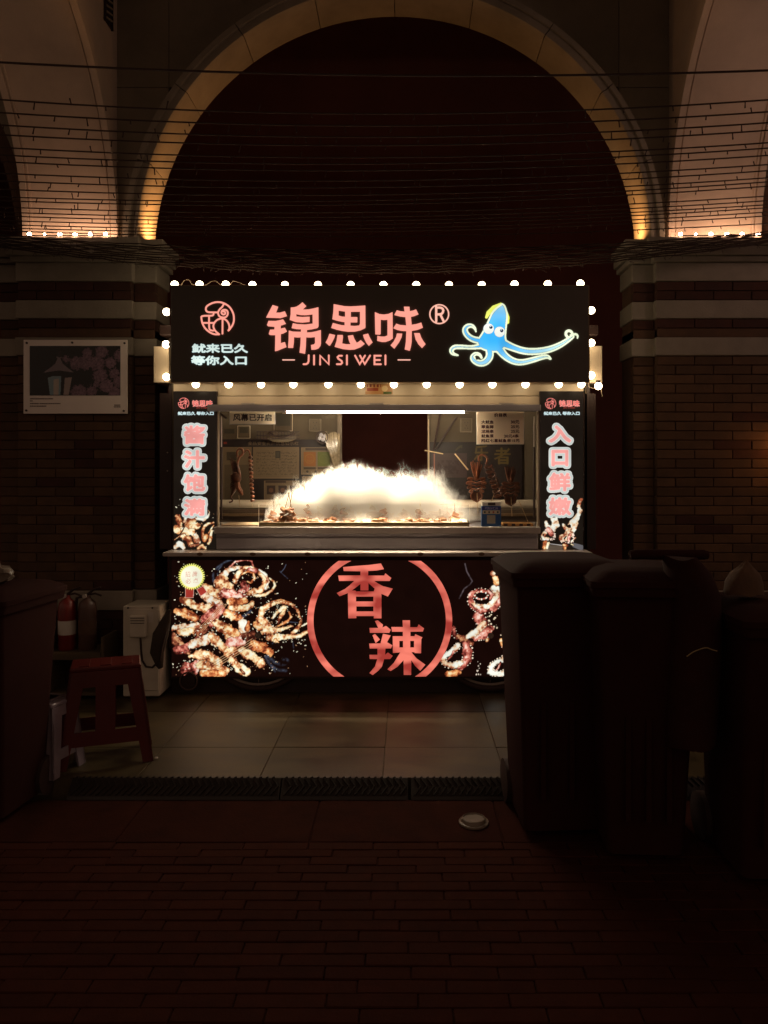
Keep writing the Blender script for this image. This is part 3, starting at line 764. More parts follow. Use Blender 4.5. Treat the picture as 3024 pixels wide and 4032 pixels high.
# neon squid emblem
c = Canvas(1755, 1175, 2295, 1460, 1.0, (0, 0, 0)); zs = lambda p: [(1750 + q[0] / 3.016, 1170 + q[1] / 3.016) + ((q[2] / 3.016,) if len(q) > 2 else ()) for q in p]
limbs = [[(430,520,44),(330,500,40),(265,450,38),(238,390,36),(265,345,32),(320,335,26),(360,365,20),(374,410,10)],
 [(440,580,38),(330,598,26),(200,590,28),(115,590,30),(78,630,30),(95,672,24),(160,690,12)],
 [(530,600,50),(545,700,48),(490,775,46),(410,790,40),(340,745,38),(330,700,28),(370,668,24),(420,680,22),(440,720,16)],
 [(640,600,60),(715,700,46),(820,765,42),(920,778,38),(1050,745,36),(1150,715,32),(1225,702,28),(1258,732,16)],
 [(680,540,60),(800,595,46),(950,645,44),(1100,648,44),(1250,622,42),(1370,572,38),(1460,515,32),(1520,470,26)],
 [(1470,480,18),(1440,450,18),(1445,410,18),(1480,395,18),(1515,415,18),(1520,450,18)],
 [(1500,455,16),(1560,435,16),(1585,460,14),(1580,488,9)]]
d = np.full(c.X.shape, 1e9)
for l in limbs: d = np.minimum(d, c.caps(zs(smooth_pts(l))))
mp_ = [(688,68),(722,90),(745,150),(757,220),(745,330),(732,470),(745,520),(740,600),(640,660),(560,660),(470,640),(400,600),(370,520),(420,455),(470,370),(510,285),(545,200),(600,130)]
mp_ = smooth_pts(mp_ + mp_[:1])
mant = c.poly(zs(mp_))
# signed distance of the mantle polygon edges
def polydist(c, pts):
    pts = zs(pts); return c.caps([(x, y, 0) for x, y in pts + pts[:1]])
md = polydist(c, mp_); md = np.where(mant, -md, md); d = np.minimum(d, md)
fin1 = c.caps(zs([(670,85,20),(585,125,28),(525,185,28),(500,238,18)])); fin2 = c.caps(zs([(728,170,20),(748,240,26),(752,300,18)]))
c.fill(np.minimum(fin1, fin2) < 0, (240, 245, 110)); c.fill(d < 0, (240, 250, 215))
inner = d < -7.4
tipd = np.clip(np.hypot((c.X - (1750 + 600 / 3.016)) / 1.6, c.Y - (1170 + 450 / 3.016)) / 135 - .15, 0, 1)
colr = lin((60, 182, 252)) * (1 - tipd[..., None] ** 1.6) + lin((190, 232, 235)) * tipd[..., None] ** 1.6
c.rgb[inner] = colr[inner]
c.fill((np.abs(d + 8.0) < .6), (20, 60, 60), .75)
for (x, y) in ((525, 375), (655, 412)):
    (ex, ey), = zs([(x, y)]); c.fill(c.circ(ex, ey, 21.5) < 0, (60, 130, 190)); c.fill(c.circ(ex, ey, 20.5) < 0, (235, 238, 228))
for (x, y) in ((552, 357), (680, 397)):
    (ex, ey), = zs([(x, y)]); c.fill(c.circ(ex, ey, 6.6) < 0, (10, 25, 60)); c.fill(c.circ(ex - 1, ey - 2.6, 2.2) < 0, (200, 220, 235))
hole = c.caps(zs([(385,728,14),(395,715,10)])) < 0; c.alpha &= ~hole
obj('squid_emblem', c.mesh('squid_emblem', 4.792, True), print_mat('squid_light', True, 1.08), sign)

# festoon bulbs round the sign
GLOBE = emis('warm_globe_bulb', (1.0, 0.78, 0.48), 17.0)
def bulb(px, py, D=4.86, up=1, side=0):
    x, _, z = P(px, py, D); r = .0235
    b = part('festoon_bulb', MB().ball((x, D, z), r, 3), GLOBE, smooth=True)
    a = (x - side * .018, D, z - up * .018); e = (x - side * .036, D, z - up * .036)
    obj('bulb_socket', MB().tube([a, e], .014, 10), BLACKM, b, smooth=True)
for x, y in zip((688, 786, 889, 994, 1122, 1252, 1381, 1510, 1639, 1768, 1897, 2026, 2157, 2285), (1115,) * 3 + (1117,) * 8 + (1114, 1113, 1111)): bulb(x, y + 6)
for x in (771, 900, 1028, 1155, 1293, 1421, 1551, 1680, 1810, 1939, 2069, 2200, 2289): bulb(x, 1513, up=-1)
for (x, y) in ((656, 1228), (654, 1356), (656, 1484)): bulb(x, y, up=0, side=-1)
for (x, y) in ((2328, 1222), (2328, 1350), (2328, 1478)): bulb(x, y, up=0, side=1)
bulb(2356, 1520, up=-1)
part('bulb_cable', MB().tube([(PX(a, 4.88), 4.88, PZ(b, 4.88)) for a, b in ((700, 1124), (715, 1122), (725, 1104), (742, 1100), (756, 1120), (790, 1124), (815, 1122), (830, 1108), (850, 1106), (866, 1121), (905, 1122), (918, 1106), (940, 1112), (965, 1124))], .0022, 5), mat('pale_cable', (0.3, 0.22, 0.15), 0.6, 0.1, 20, 0))
part('bulb_cable', MB().tube([(PX(a, 4.88), 4.88, PZ(b, 4.88)) for a, b in ((2290, 1508), (2315, 1506), (2320, 1524), (2338, 1530), (2352, 1512), (2364, 1516), (2372, 1560))], .0022, 5), MATS['pale_cable'])

# window frame and gas struts
for (a, b) in ((853, 861), (2115, 2124)): part('window_post', MB().px(a, b, 1618, 2074, 4.96, .02, .001), CREAM)
for a in (872, 2103):
    st = part('gas_strut', MB().tube([P(a, 1640, 4.99), P(a, 1760, 4.99)], .004, 8), LIGHTM)
    obj('strut_cylinder', MB().tube([P(a, 1760, 4.99), P(a, 2045, 4.99)], .007, 8), BLACKM, st)
    obj('strut_joint', MB().ball(P(a, 2062, 4.99), .010, 2), LIGHTM, st)
part('strut_arm', MB().tube([P(866, 1628, 4.985), P(892, 1648, 4.99)], .006, 6), BLACKM)

# lit pillar signs
OUTL = (205, 214, 208); CORE = (255, 168, 160)
SEEDC = ((255, 244, 210), (240, 215, 170))
def food(c, chain, tone='cream', seed=0, rim=True):
    X0, Y0 = c.X, c.Y
    wx = noise2(X0, Y0, 26, seed + 50, 3) - .5; wy = noise2(X0, Y0, 26, seed + 90, 3) - .5; w2 = noise2(X0, Y0, 7, seed + 70, 2) - .5
    r = max(q[2] for q in chain); wk = min(1.0, r / 16.0)
    c.X = X0 + (wx * 18 + w2 * 6) * wk; c.Y = Y0 + (wy * 18 - w2 * 6) * wk
    d = c.caps(chain); m = d < 0; c.X, c.Y = X0, Y0
    n = noise2(c.X, c.Y, 13, seed + 3, 3); n2 = noise2(c.X, c.Y, 30, seed + 11, 2); n3 = noise2(c.X, c.Y, 4, seed + 21, 2); e = np.clip(-d / (r * .8), 0, 1)
    pal = {'cream': ((255, 250, 224), (255, 228, 172), (214, 134, 84), (110, 46, 28)), 'pink': ((255, 224, 206), (232, 142, 120), (165, 76, 64), (70, 22, 18)),
           'white': ((255, 254, 238), (240, 240, 226), (245, 208, 165), (170, 90, 60)), 'brown': ((230, 170, 120), (150, 80, 55), (90, 40, 28), (35, 12, 8)),
           'orange': ((255, 240, 196), (245, 180, 112), (200, 108, 62), (110, 45, 24))}[tone]
    v = np.clip((n * .50 + n2 * .40 + n3 * .10 - .36) * 3.1 + (1 - e) * .36 - .06, 0, 1) * 3
    k = np.clip(v.astype(int), 0, 2); f = (v - k)[..., None]; L = np.array([lin(p) for p in pal])
    col = L[k] * (1 - f) + L[np.minimum(k + 1, 3)] * f
    c.rgb[m] = col[m]
    if rim: c.fill(np.clip(1 - np.abs(d + .8) / 1.6, 0, 1), (50, 18, 10), .7)
    return d
def seeds(c, n, box, rs, on=None, hi=(255, 246, 215)):
    for _ in range(n):
        x, y = rs.uniform(box[0], box[2]), rs.uniform(box[1], box[3]); r = rs.uniform(.8, 2.4); a = rs.uniform(0, 3.14)
        c.fill(c_loc(c, [(x - r * math.cos(a), y - r * math.sin(a), r * .7), (x + r * math.cos(a), y + r * math.sin(a), r * .7)]), hi if rs.rand() < .7 else (200, 150, 110), rs.uniform(.5, 1))
def c_loc(c, ch): return c.caps(ch) < 0
def stroke_glow(c, pts, w, col, a):
    d = c.caps([(x, y, 0) for x, y in pts]); c.fill(np.clip(1 - d / w, 0, 1) ** 1.5 * (np.clip(noise2(c.X, c.Y, 18, 77, 3) * 2.4 - .6, 0, 1) if w > 3 else 1), col, a)

def pillar(x0, x1, chars, cx, food_fn, side):
    c = Canvas(x0, 1542, x1, 2165, 1.0, (26, 20, 15))
    food_fn(c)
    # header: emblem, name, slogan
    ex, ey = (723, 1588) if side < 0 else (2168, 1589)
    for l in logo:
        l = smooth_pts(l, 1); c.fill(c.caps([(ex + (x - 750) / 430 * 22, ey + (y - 600) / 430 * 22, 1.1) for x, y in l]) < 0, (255, 140, 130))
    tx = 757 if side < 0 else 2202
    c.fill(c.text('锦思味', tx, 1576, tx + 80, 1601, 1.6), (255, 175, 160)); c.fill(c.text('锦思味', tx, 1576, tx + 80, 1601, .5), (245, 90, 85))
    c.fill(c.text('JIN SI WEI', tx + 16, 1604, tx + 62, 1609, .3), (225, 90, 80))
    sx = 701 if side < 0 else 2142
    c.fill(c.text('鱿来已久 等你入口', sx, 1621, sx + 140, 1634, 1.2), (205, 228, 230))
    for ch, (a, b, w, t_, bo) in chars:
        msk_o = c.text(ch, cx - w / 2, a + 12, cx + w / 2, b - 12, 15 - 2); msk_g = c.text(ch, cx - w / 2, a + 12, cx + w / 2, b - 12, 5.6); msk = c.text(ch, cx - w / 2, a + 12, cx + w / 2, b - 12, 3.6)
        c.fill(dilate(msk_o, 1.5), (250, 246, 238)); c.fill(msk_o, OUTL); c.fill(msk_g, (255, 222, 214)); c.fill(msk, CORE)
    p = part('pillar_sign', MB().px(x0 - 2, x1 + 2, 1540, 2166, 4.952, .035, .002), BLACKM)
    obj('lit_print', c.mesh('lit_print', 4.948), print_mat('pillar_print', True, 0.95), p)
def zz(ox, oy, s): return lambda ch: [(ox + x / s, oy + y / s, r / s) for (x, y, r) in ch]
def foodL(c):
    z = zz(670, 1940, 8.73); rs = np.random.RandomState(3)
    seeds(c, 30, (684, 1945, 846, 2160), rs)
    L = [('cream', [(250,800,90),(300,960,110),(330,1150,90)]), ('white', [(880,900,60),(1120,910,70),(1290,820,50),(1350,700,22),(1300,620,14)]), ('cream', [(720,980,170),(700,1130,170),(950,1130,80)]),
         ('cream', [(170,1180,90),(300,1240,120)]), ('orange', [(140,1280,80),(330,1330,90)]), ('cream', [(480,1300,130),(760,1380,130),(840,1480,80)]), ('cream', [(480,1500,110),(640,1640,140),(720,1780,110)]),
         ('white', [(860,1480,80),(900,1600,110),(990,1700,60)]), ('cream', [(1130,1560,60),(1120,1350,60),(1180,1180,55),(1300,1080,45),(1480,1040,30)]), ('orange', [(1240,1480,90),(1180,1580,90)]), ('cream', [(1500,1120,25),(1400,1280,30),(1330,1380,30)]),
         ('cream', [(1430,1320,45),(1400,1560,60),(1320,1730,60)]), ('white', [(180,1880,70),(330,1760,90),(440,1880,80)]), ('cream', [(980,1900,60),(1110,1830,70),(1200,1920,50)]), ('brown', [(740,1830,70),(980,1780,50)]),
         ('brown', [(180,1600,22),(420,1320,20),(520,1140,18)]), ('cream', [(150,1620,20),(450,1390,16)]), ('white', [(560,800,60),(480,1000,50)])]
    for i, (t, ch) in enumerate(L): food(c, z(ch), t, i * 5)
def foodR(c):
    z = zz(2110, 1920, 8.295); rs = np.random.RandomState(5)
    c.fill(c.caps(z([(330,1960,80),(800,1960,80)])) < 0, (110, 95, 80), .7); c.fill(c.caps(z([(1250,1880,70),(1480,1960,90)])) < 0, (120, 118, 122), .6)
    stroke_glow(c, [(2165, 2141), (2220, 2148)], 2, (240, 230, 225), 1)
    L = [('white', [(320,1130,60),(360,1230,60),(450,1290,70)]), ('white', [(620,1080,130),(660,1210,120),(560,1330,110)]), ('pink', [(420,1400,110),(500,1480,120)]), ('white', [(300,1480,70),(220,1560,60),(250,1650,60),(370,1660,60)]),
         ('orange', [(290,1790,70),(280,1950,80)]), ('cream', [(400,1820,50),(370,1960,50)]), ('white', [(1440,420,60),(1400,600,70),(1440,800,80),(1330,1000,110),(1250,1170,140),(1180,1330,130)]), ('white', [(900,1230,60),(960,1300,70),(1080,1360,90)]),
         ('white', [(1060,1480,130),(1000,1640,110),(900,1700,80),(820,1620,60),(900,1560,50)]), ('pink', [(1100,1560,60),(1060,1700,60)]), ('orange', [(960,1840,60),(950,1980,60)]), ('cream', [(900,1880,45),(1020,1900,45)]), ('white', [(1290,1640,30),(1160,1760,30)]), ('cream', [(1160,1850,25),(1220,1880,20)])]
    for i, (t, ch) in enumerate(L): food(c, z(ch), t, i * 7)
    for q in ([(245,1520,22),(240,1570,20)], [(380,1500,16),(330,1590,26)], [(990,1590,18),(930,1670,24)], [(1290,800,20),(1240,860,24)], [(1090,1260,60),(1030,1270,30)]): c.fill(c.caps(z(q)) < 0, (30, 14, 8))
    for i in range(46):      # suckers along the arms
        a = rs.rand(); x, y = [(rs.uniform(150, 620), rs.uniform(1650, 1720)), (rs.uniform(560, 640), rs.uniform(1380, 1640)), (rs.uniform(780, 1230), rs.uniform(1720, 1800)), (rs.uniform(1180, 1250), rs.uniform(1480, 1700))][i % 4]
        c.fill(c.caps(z([(x, y, rs.uniform(12, 24))])) < 0, (255, 225, 205))
pillar(684, 852, [('酱', (1664, 1758, 78, 0, 0)), ('汁', (1762, 1852, 78, 0, 0)), ('饱', (1857, 1944, 80, 0, 0)), ('满', (1952, 2040, 78, 0, 0))], 767, foodL, -1)
pillar(2128, 2296, [('入', (1664, 1752, 84, 0, 0)), ('口', (1760, 1845, 62, 0, 0)), ('鲜', (1850, 1943, 80, 0, 0)), ('嫩', (1948, 2038, 84, 0, 0))], 2206, foodR, 1)

# counter, shelf, front panel
part('counter_rail', MB().bbox(PX(842, 4.90), PX(2128, 4.90), 4.90, 4.95, PZ(2101, 4.90), PZ(2075, 4.90), .003), LIGHTM)
part('counter_top', MB().box(XL + .03, XR - .03, 4.95, 5.50, PZ(2078, 4.90) - .02, PZ(2078, 4.90)), GREYM)
part('counter_panel', MB().px(852, 2118, 2102, 2117, 4.945, .03, .001), GREYM)
part('counter_panel', MB().px(852, 2118, 2118, 2164, 4.93, .04, .003), GREYM)
SH = 4.77
part('shelf', MB().bbox(PX(640, SH), PX(2333, SH), SH, 4.985, PZ(2191, SH), PZ(2176, SH), .002), LIGHTM)
RUST = mat('rust_stain', (0.16, 0.09, 0.05), 0.8, 0.3, 90, 0)
for i, px_ in enumerate((787, 995, 1211, 1655, 1896)):
    w_ = 12; part('rust_mark', MB().add([P(px_ + w_ * math.cos(a), 2182 + 7 * math.sin(a), SH - .0005) for a in [2 * math.pi * k / 12 for k in range(12)]], [tuple(range(12))]), RUST)
part('panel_frame', MB().px(672, 2314, 2192, 2206, 4.985, .05).px(672, 2314, 2664, 2672, 4.985, .05), BLACKM)
part('skirt', MB().px(676, 2312, 2668, 2731, 5.035, .04), BLACKM)
fp = part('front_panel', MB().px(674, 2313, 2204, 2667, 4.983, .045, .002), BLACKM)

def front_print():
    c = Canvas(676, 2206, 2311, 2664, 1.6, (20, 6, 4)); z = zz(675, 2190, 3.016); rs = np.random.RandomState(11)
    # smoke wisps
    for pts, w in (([(500,300),(490,220),(530,140),(620,80),(700,40),(800,30)], 14), ([(560,260),(540,180),(600,110)], 12), ([(1290,180),(1330,220),(1380,265)], 7), ([(1300,190),(1340,150),(1360,100)], 6),
                   ([(1120,1190),(1160,1280),(1250,1350),(1360,1360)], 18), ([(1150,1190),(1230,1270),(1330,1290),(1390,1240),(1330,1220)], 22), ([(1180,1300),(1230,1370)], 12), ([(840,720),(900,690),(940,650)], 18), ([(1440,1010),(1450,1090)], 8), ([(1200,1040),(1230,990)], 12), ([(1400,780),(1500,790)], 5)):
        stroke_glow(c, [(675 + x / 3.016, 2190 + y / 3.016) for x, y in smooth_pts(pts)], w / 2.2, (120, 132, 158), .38)
    sd = np.random.RandomState(4)
    seeds(c, 130, (680, 2212, 1215, 2660), sd); seeds(c, 60, (680, 2230, 860, 2660), sd)
    L = [('brown', [(20,960,50),(100,1060,60),(180,1120,50)]), ('pink', [(60,1120,40),(180,1080,50),(330,1000,50)]),
      ('pink', [(690,130,12),(760,65,12),(870,42,10),(955,60,10),(970,125,10)]), ('white', [(540,330,44),(600,250,44),(660,175,40),(760,130,26),(870,118,12)]),
      ('cream', [(1165,262,9),(1215,300,13),(1232,350,15),(1195,410,17),(1110,455,19),(1010,470,16),(920,455,12)]),
      ('cream', [(760,290,38),(800,205,30),(880,140,24),(960,140,20),(1060,190,30),(1120,270,34),(1110,360,38),(1040,415,38),(930,430,34)]), ('white', [(1040,160,10),(1120,220,16),(1150,300,14),(1120,390,14)]), ('pink', [(930,160,30),(1000,180,26)]),
      ('orange', [(830,215,12),(900,180,14),(970,200,16),(990,260,16),(940,310,14),(905,300,10)]), ('pink', [(850,330,40),(900,370,40),(830,420,50)]), ('cream', [(610,320,100),(680,380,70)]),
      ('cream', [(410,370,50),(480,420,55),(560,470,50)]), ('white', [(400,470,44),(470,520,50),(560,560,50)]), ('pink', [(640,440,60),(760,470,60),(860,490,40)]), ('cream', [(720,600,50),(850,620,42),(960,580,38)]), ('orange', [(700,530,50),(860,540,45)]),
      ('cream', [(130,520,42),(260,580,52),(400,620,58),(470,600,50)]), ('orange', [(60,650,44),(170,680,52),(290,740,50)]), ('white', [(30,840,36),(170,850,44),(300,830,40)]), ('cream', [(110,900,50),(250,890,50)]),
      ('orange', [(640,660,50),(730,700,60),(800,750,46)]), ('pink', [(430,760,90),(560,640,70)]), ('brown', [(340,900,60),(420,860,40)]),
      ('cream', [(540,800,56),(640,860,64),(720,970,66)]), ('orange', [(660,850,40),(780,930,60),(800,990,40)]), ('white', [(250,1040,60),(400,1000,66),(470,930,40)]), ('cream', [(480,950,50),(570,1040,56),(660,1120,50)]),
      ('pink', [(700,1030,60),(830,1010,60)]), ('cream', [(230,1180,30),(350,1170,60),(470,1200,60),(560,1270,56)]), ('pink', [(180,1300,50),(150,1370,46),(300,1290,50),(290,1390,30)]), ('cream', [(360,1290,60),(500,1340,66),(650,1370,44)]), ('orange', [(380,1380,46),(600,1390,46)]),
      ('brown', [(900,940,66),(970,930,50)]), ('white', [(850,800,56),(860,870,60)]), ('orange', [(900,870,36),(920,800,24)]),
      ('cream', [(690,1140,60),(780,1110,50)]), ('cream', [(850,1120,52),(950,1190,58),(1060,1280,52)]), ('cream', [(720,1240,52),(800,1310,56),(880,1370,52)]), ('orange', [(980,1050,60),(1080,1080,60),(1180,1140,46)]), ('brown', [(820,1350,16),(860,1390,16)]),
      ('cream', [(1050,740,40),(1080,640,36),(1160,575,26),(1290,545,22),(1420,575,20),(1500,650,18),(1530,740,12),(1520,830,14)]), ('orange', [(1180,540,8),(1300,515,10),(1420,550,8)]),
      ('cream', [(1530,810,20),(1480,880,28),(1430,920,24)]), ('cream', [(1200,740,14),(1270,660,20),(1330,605,28),(1350,610,22),(1310,700,20),(1260,790,16)]), ('orange', [(1260,830,12),(1380,780,16),(1425,720,14),(1400,660,10)]),
      ('cream', [(1080,790,70),(1120,860,70),(1200,880,50)]), ('orange', [(1000,800,36),(1050,850,40)]), ('cream', [(1200,890,40),(1330,850,24),(1440,830,10)]), ('cream', [(1160,960,40),(1290,965,38),(1430,965,30),(1560,930,24),(1630,890,20)]), ('orange', [(1240,1000,26),(1270,1020,12)]), ('cream', [(1550,830,10),(1610,800,14)])]
    for i, (t, ch) in enumerate(L): food(c, z(ch), t, i * 3)
    for k in range(7):       # bamboo sticks and sinews
        o = k * 9; stroke_glow(c, [(675 + (330 + o) / 3.016, 2190 + (860 + o * .3) / 3.016), (675 + (600 + o) / 3.016, 2190 + (560 + o * .3) / 3.016)], 2.2, (70, 22, 12) if k % 2 else (230, 170, 120), .8)
        stroke_glow(c, [(675 + (470 + o) / 3.016, 2190 + (1270 + o) / 3.016), (675 + (960 + o) / 3.016, 2190 + (980 + o) / 3.016)], 2.0, (60, 20, 10) if k % 2 else (235, 180, 130), .8)
    c.fill(c.rect(904, 2600, 920, 2664) & (c.caps(z([(720,1240,52),(800,1310,56),(880,1370,52)])) > 0), (20, 6, 4))
    seeds(c, 330, (690, 2330, 1100, 2640), sd); seeds(c, 90, (1040, 2380, 1210, 2540), sd); seeds(c, 60, (860, 2230, 1060, 2350), sd)
    # award badge
    bx, by = 675 + 240 / 3.016, 2190 + 243 / 3.016; a = np.arctan2(c.Y - by, c.X - bx)
    for pl in ([(165, 375), (265, 375), (260, 492), (165, 492)], [(300, 395), (375, 355), (422, 425), (345, 475)]):
        q = [(675 + x / 3.016, 2190 + y / 3.016) for x, y in pl]; c.fill(c.poly(q), (170, 55, 45)); c.fill(c.caps([(x, y, .9) for x, y in q + q[:1]]) < 0, (230, 180, 160))
    rr = np.hypot(c.X - bx, c.Y - by)
    c.fill(rr < 49 + 4.5 * (2 * np.abs((a / (2 * math.pi) * 36) % 1 - .5) * 2 - 1), (255, 250, 130)); c.fill(rr < 42, (255, 252, 225))
    for t_, x0, y0, x1, y1 in (('招', 163, 180, 225, 248), ('牌', 245, 178, 308, 245), ('必', 168, 262, 235, 325), ('点', 258, 258, 320, 318)):
        c.fill(c.text(t_, 675 + x0 / 3.016, 2190 + y0 / 3.016, 675 + x1 / 3.016, 2190 + y1 / 3.016, .4), (225, 150, 130))
    # octopus arms on the right
    z = zz(1720, 2190, 4.513)
    stroke_glow(c, [(1831, 2220), (1838, 2250), (1852, 2275), (1860, 2288), (1850, 2302), (1828, 2318), (1808, 2356)], 4, (120, 105, 110), .8)
    def arm(ch, tone, sd_, suck=(255, 232, 205)):
        ch = [(x, y, r * .86) for x, y, r in ch]
        for (x0, y0, r0), (x1, y1, r1) in zip(ch[:-1], ch[1:]):
            L_ = math.hypot(x1 - x0, y1 - y0); n = max(1, int(L_ / 42))
            for i in range(n):
                t = i / n; x = x0 + (x1 - x0) * t; y = y0 + (y1 - y0) * t; r = r0 + (r1 - r0) * t; nx, ny = -(y1 - y0) / L_, (x1 - x0) / L_
                for s in (1, -1):
                    q_ = 8 + 9 * ((i * 7 + int(x0)) % 5) / 5; c.fill(c.caps(z([(x + s * nx * r * (1 + .04 * (i % 3)), y + s * ny * r, q_)])) < 0, suck); pass
        food(c, z(ch), tone, sd_, True)
    arm([(1150,1500,40),(1180,1560,50),(1210,1640,34)], 'orange', 2)
    arm([(290,1290,44),(300,1380,54),(380,1450,40)], 'pink', 8); food(c, z([(380,1430,40),(480,1470,60),(600,1560,70)]), 'brown', 5)
    arm([(720,1060,110),(760,1130,110),(850,1200,120),(900,1300,110),(800,1400,110),(680,1450,60)], 'pink', 12)
    food(c, z([(820,1220,60),(700,1340,70),(560,1430,50)]), 'white', 15); food(c, z([(900,1490,40)]), 'cream', 5); arm([(520,1560,70),(560,1700,100),(540,1850,90),(420,1960,60)], 'pink', 19)
    arm([(380,1580,60),(330,1650,60),(250,1700,50),(150,1760,44),(110,1850,50),(160,1920,60),(280,1950,60),(420,1900,60)], 'white', 22)
    food(c, z([(300,1700,24),(250,1790,20),(180,1850,12)]), 'pink', 23); food(c, z([(190,2090,56),(330,2080,56),(390,2060,40)]), 'orange', 26)
    arm([(900,630,44),(800,606,42),(700,622,46),(610,690,54),(592,780,56),(640,880,64),(760,945,80),(900,940,90),(1030,880,95),(1110,780,90),(1140,660,60),(1100,600,56),(1000,570,56)], 'pink', 31)
    food(c, z([(640,830,30),(740,900,34),(880,900,40),(1000,820,50),(1060,700,50),(1030,600,50)]), 'white', 33, False)
    food(c, z([(920,620,26),(980,690,30),(950,760,24)]), 'pink', 34)
    for k in range(24):
        a0 = 2 * math.pi * k / 24; food(c, z([(790 + 118 * math.cos(a0), 695 + 66 * math.sin(a0), 17)]), 'pink' if k % 3 else 'white', k, False)
    c.fill(c.caps(z([(760,695,50),(820,695,50)])) < 0, (20, 8, 6)); food(c, z([(1000,560,50),(1120,590,60)]), 'white', 39)
    food(c, z([(1050,420,66),(1070,480,56)]), 'orange', 40); food(c, z([(1000,310,44)]), 'white', 41)
    arm([(1220,1750,50),(1180,1830,50),(1050,1880,44),(950,1960,50),(960,2060,60),(1100,2100,60),(1250,2060,60)], 'white', 44); food(c, z([(1140,1890,22),(1090,1980,20),(1040,2040,12)]), 'pink', 46)
    # same picture goes on to the right, behind the bins
    for k, (dx, dy) in enumerate(((330, -60), (640, 30))):
        arm([(1200 + dx, 1500 + dy, 60), (1260 + dx, 1350 + dy, 80), (1180 + dx, 1150 + dy, 80), (1260 + dx, 950 + dy, 60), (1340 + dx, 800 + dy, 40)], 'pink', 50 + k)
    for _ in range(26): c.fill(c.caps(z([(rs.uniform(900, 1270), rs.uniform(1030, 1420), rs.uniform(5, 20))])) < 0, (255, 230, 195), rs.uniform(.4, 1))
    for _ in range(12): c.fill(c.caps(z([(rs.uniform(690, 780), rs.uniform(1850, 2120), rs.uniform(5, 14))])) < 0, (240, 220, 200), rs.uniform(.4, 1))
    return c
obj('lit_print', front_print().mesh('lit_print', 4.980), print_mat('front_print', True, 1.0), fp)
def mottled(name, c0, c1):
    m = bpy.data.materials.new(name); m.use_nodes = True; N = m.node_tree.nodes; L = m.node_tree.links; b = N['Principled BSDF']
    b.inputs['Base Color'].default_value = (.05, .01, .01, 1)
    g = N.new('ShaderNodeNewGeometry'); mp = N.new('ShaderNodeMapping'); mp.inputs['Scale'].default_value = (5, 1, 9); n = N.new('ShaderNodeTexNoise'); n.inputs['Scale'].default_value = 1.3; n.inputs['Detail'].default_value = 1
    L.new(g.outputs['Position'], mp.inputs[0]); L.new(mp.outputs[0], n.inputs['Vector']); r = N.new('ShaderNodeValToRGB')
    r.color_ramp.elements[0].position = .35; r.color_ramp.elements[1].position = .66; r.color_ramp.elements[0].color = (*lin(c0), 1); r.color_ramp.elements[1].color = (*lin(c1), 1)
    L.new(n.outputs['Fac'], r.inputs[0]); L.new(r.outputs[0], b.inputs['Emission Color']); b.inputs['Emission Strength'].default_value = 1; m.cycles.emission_sampling = 'NONE'
    return m
REDL = mottled('red_backlit_film', (168, 58, 50), (252, 132, 112))
zX = zoomer(1200, 2190, 2.765)
letter([[(418,118),(560,105),(700,95),(830,78),(862,140),(780,155),(690,160),(690,210),(865,210),(878,185),(942,237),(925,268),(755,268),(800,298),(850,325),(958,352),(905,438),(835,408),(835,675),(752,675),(752,650),(562,650),(562,673),(475,675),(470,400),(380,435),(350,400),(440,355),(490,315),(540,267),(375,268),(365,210),(607,208),(607,163),(425,160)],
  [(513,373),(607,300),(607,372),(693,372),(693,290),(762,352),(752,383),(560,383),(550,373)], [(558,438),(748,438),(748,492),(558,492)], [(562,545),(748,545),(748,600),(562,600)]], zX, REDL, 'panel_letter', 4.980, fp, .002)
letter([[(765,705),(795,697),(852,745),(845,775),(885,758),(937,800),(920,832),(710,832),(705,780),(800,780),(780,735)], [(738,860),(765,845),(818,905),(772,945)],
  [(852,843),(935,862),(895,935),(955,970),(938,1002),(878,1003),(875,1072),(905,1047),(957,1083),(930,1117),(865,1118),(840,1200),(800,1245),(740,1292),(705,1270),(765,1200),(790,1118),(708,1117),(705,1072),(792,1072),(792,1003),(708,1003),(702,950),(825,948)],
  [(1065,697),(1145,697),(1147,772),(1225,772),(1240,742),(1298,785),(1285,818),(1150,820),(1150,870),(1195,870),(1203,848),(1280,882),(1268,905),(1266,1055),(1195,1052),(1195,1043),(1160,1043),(1215,1110),(1312,1180),(1257,1245),(1200,1190),(1160,1130),(1158,1290),(1078,1290),(1075,1130),(1010,1200),(935,1248),(900,1230),(970,1160),(1040,1045),(960,1052),(958,870),(1068,870),(1068,820),(950,820),(943,770),(1068,770)],
  [(1030,920),(1070,920),(1070,992),(1030,992)], [(1148,920),(1190,920),(1190,992),(1148,992)]], zX, REDL, 'panel_letter', 4.980, fp, .002)
def ringarc(side):
    cx, cy, ro, ri = 816, 700, 789, 720; out = []; inn = []
    for R, L in ((ro, out), (ri, inn)):
        a0 = math.asin((50 - cy) / R); a1 = math.asin((1308 - cy) / R)
        for i in range(41):
            a = a0 + (a1 - a0) * i / 40; L.append((cx + side * R * math.cos(a), cy + R * math.sin(a)))
    return out + inn[::-1]
for s in (-1, 1): letter([ringarc(s)], zX, REDL, 'panel_ring', 4.980, fp, .002)

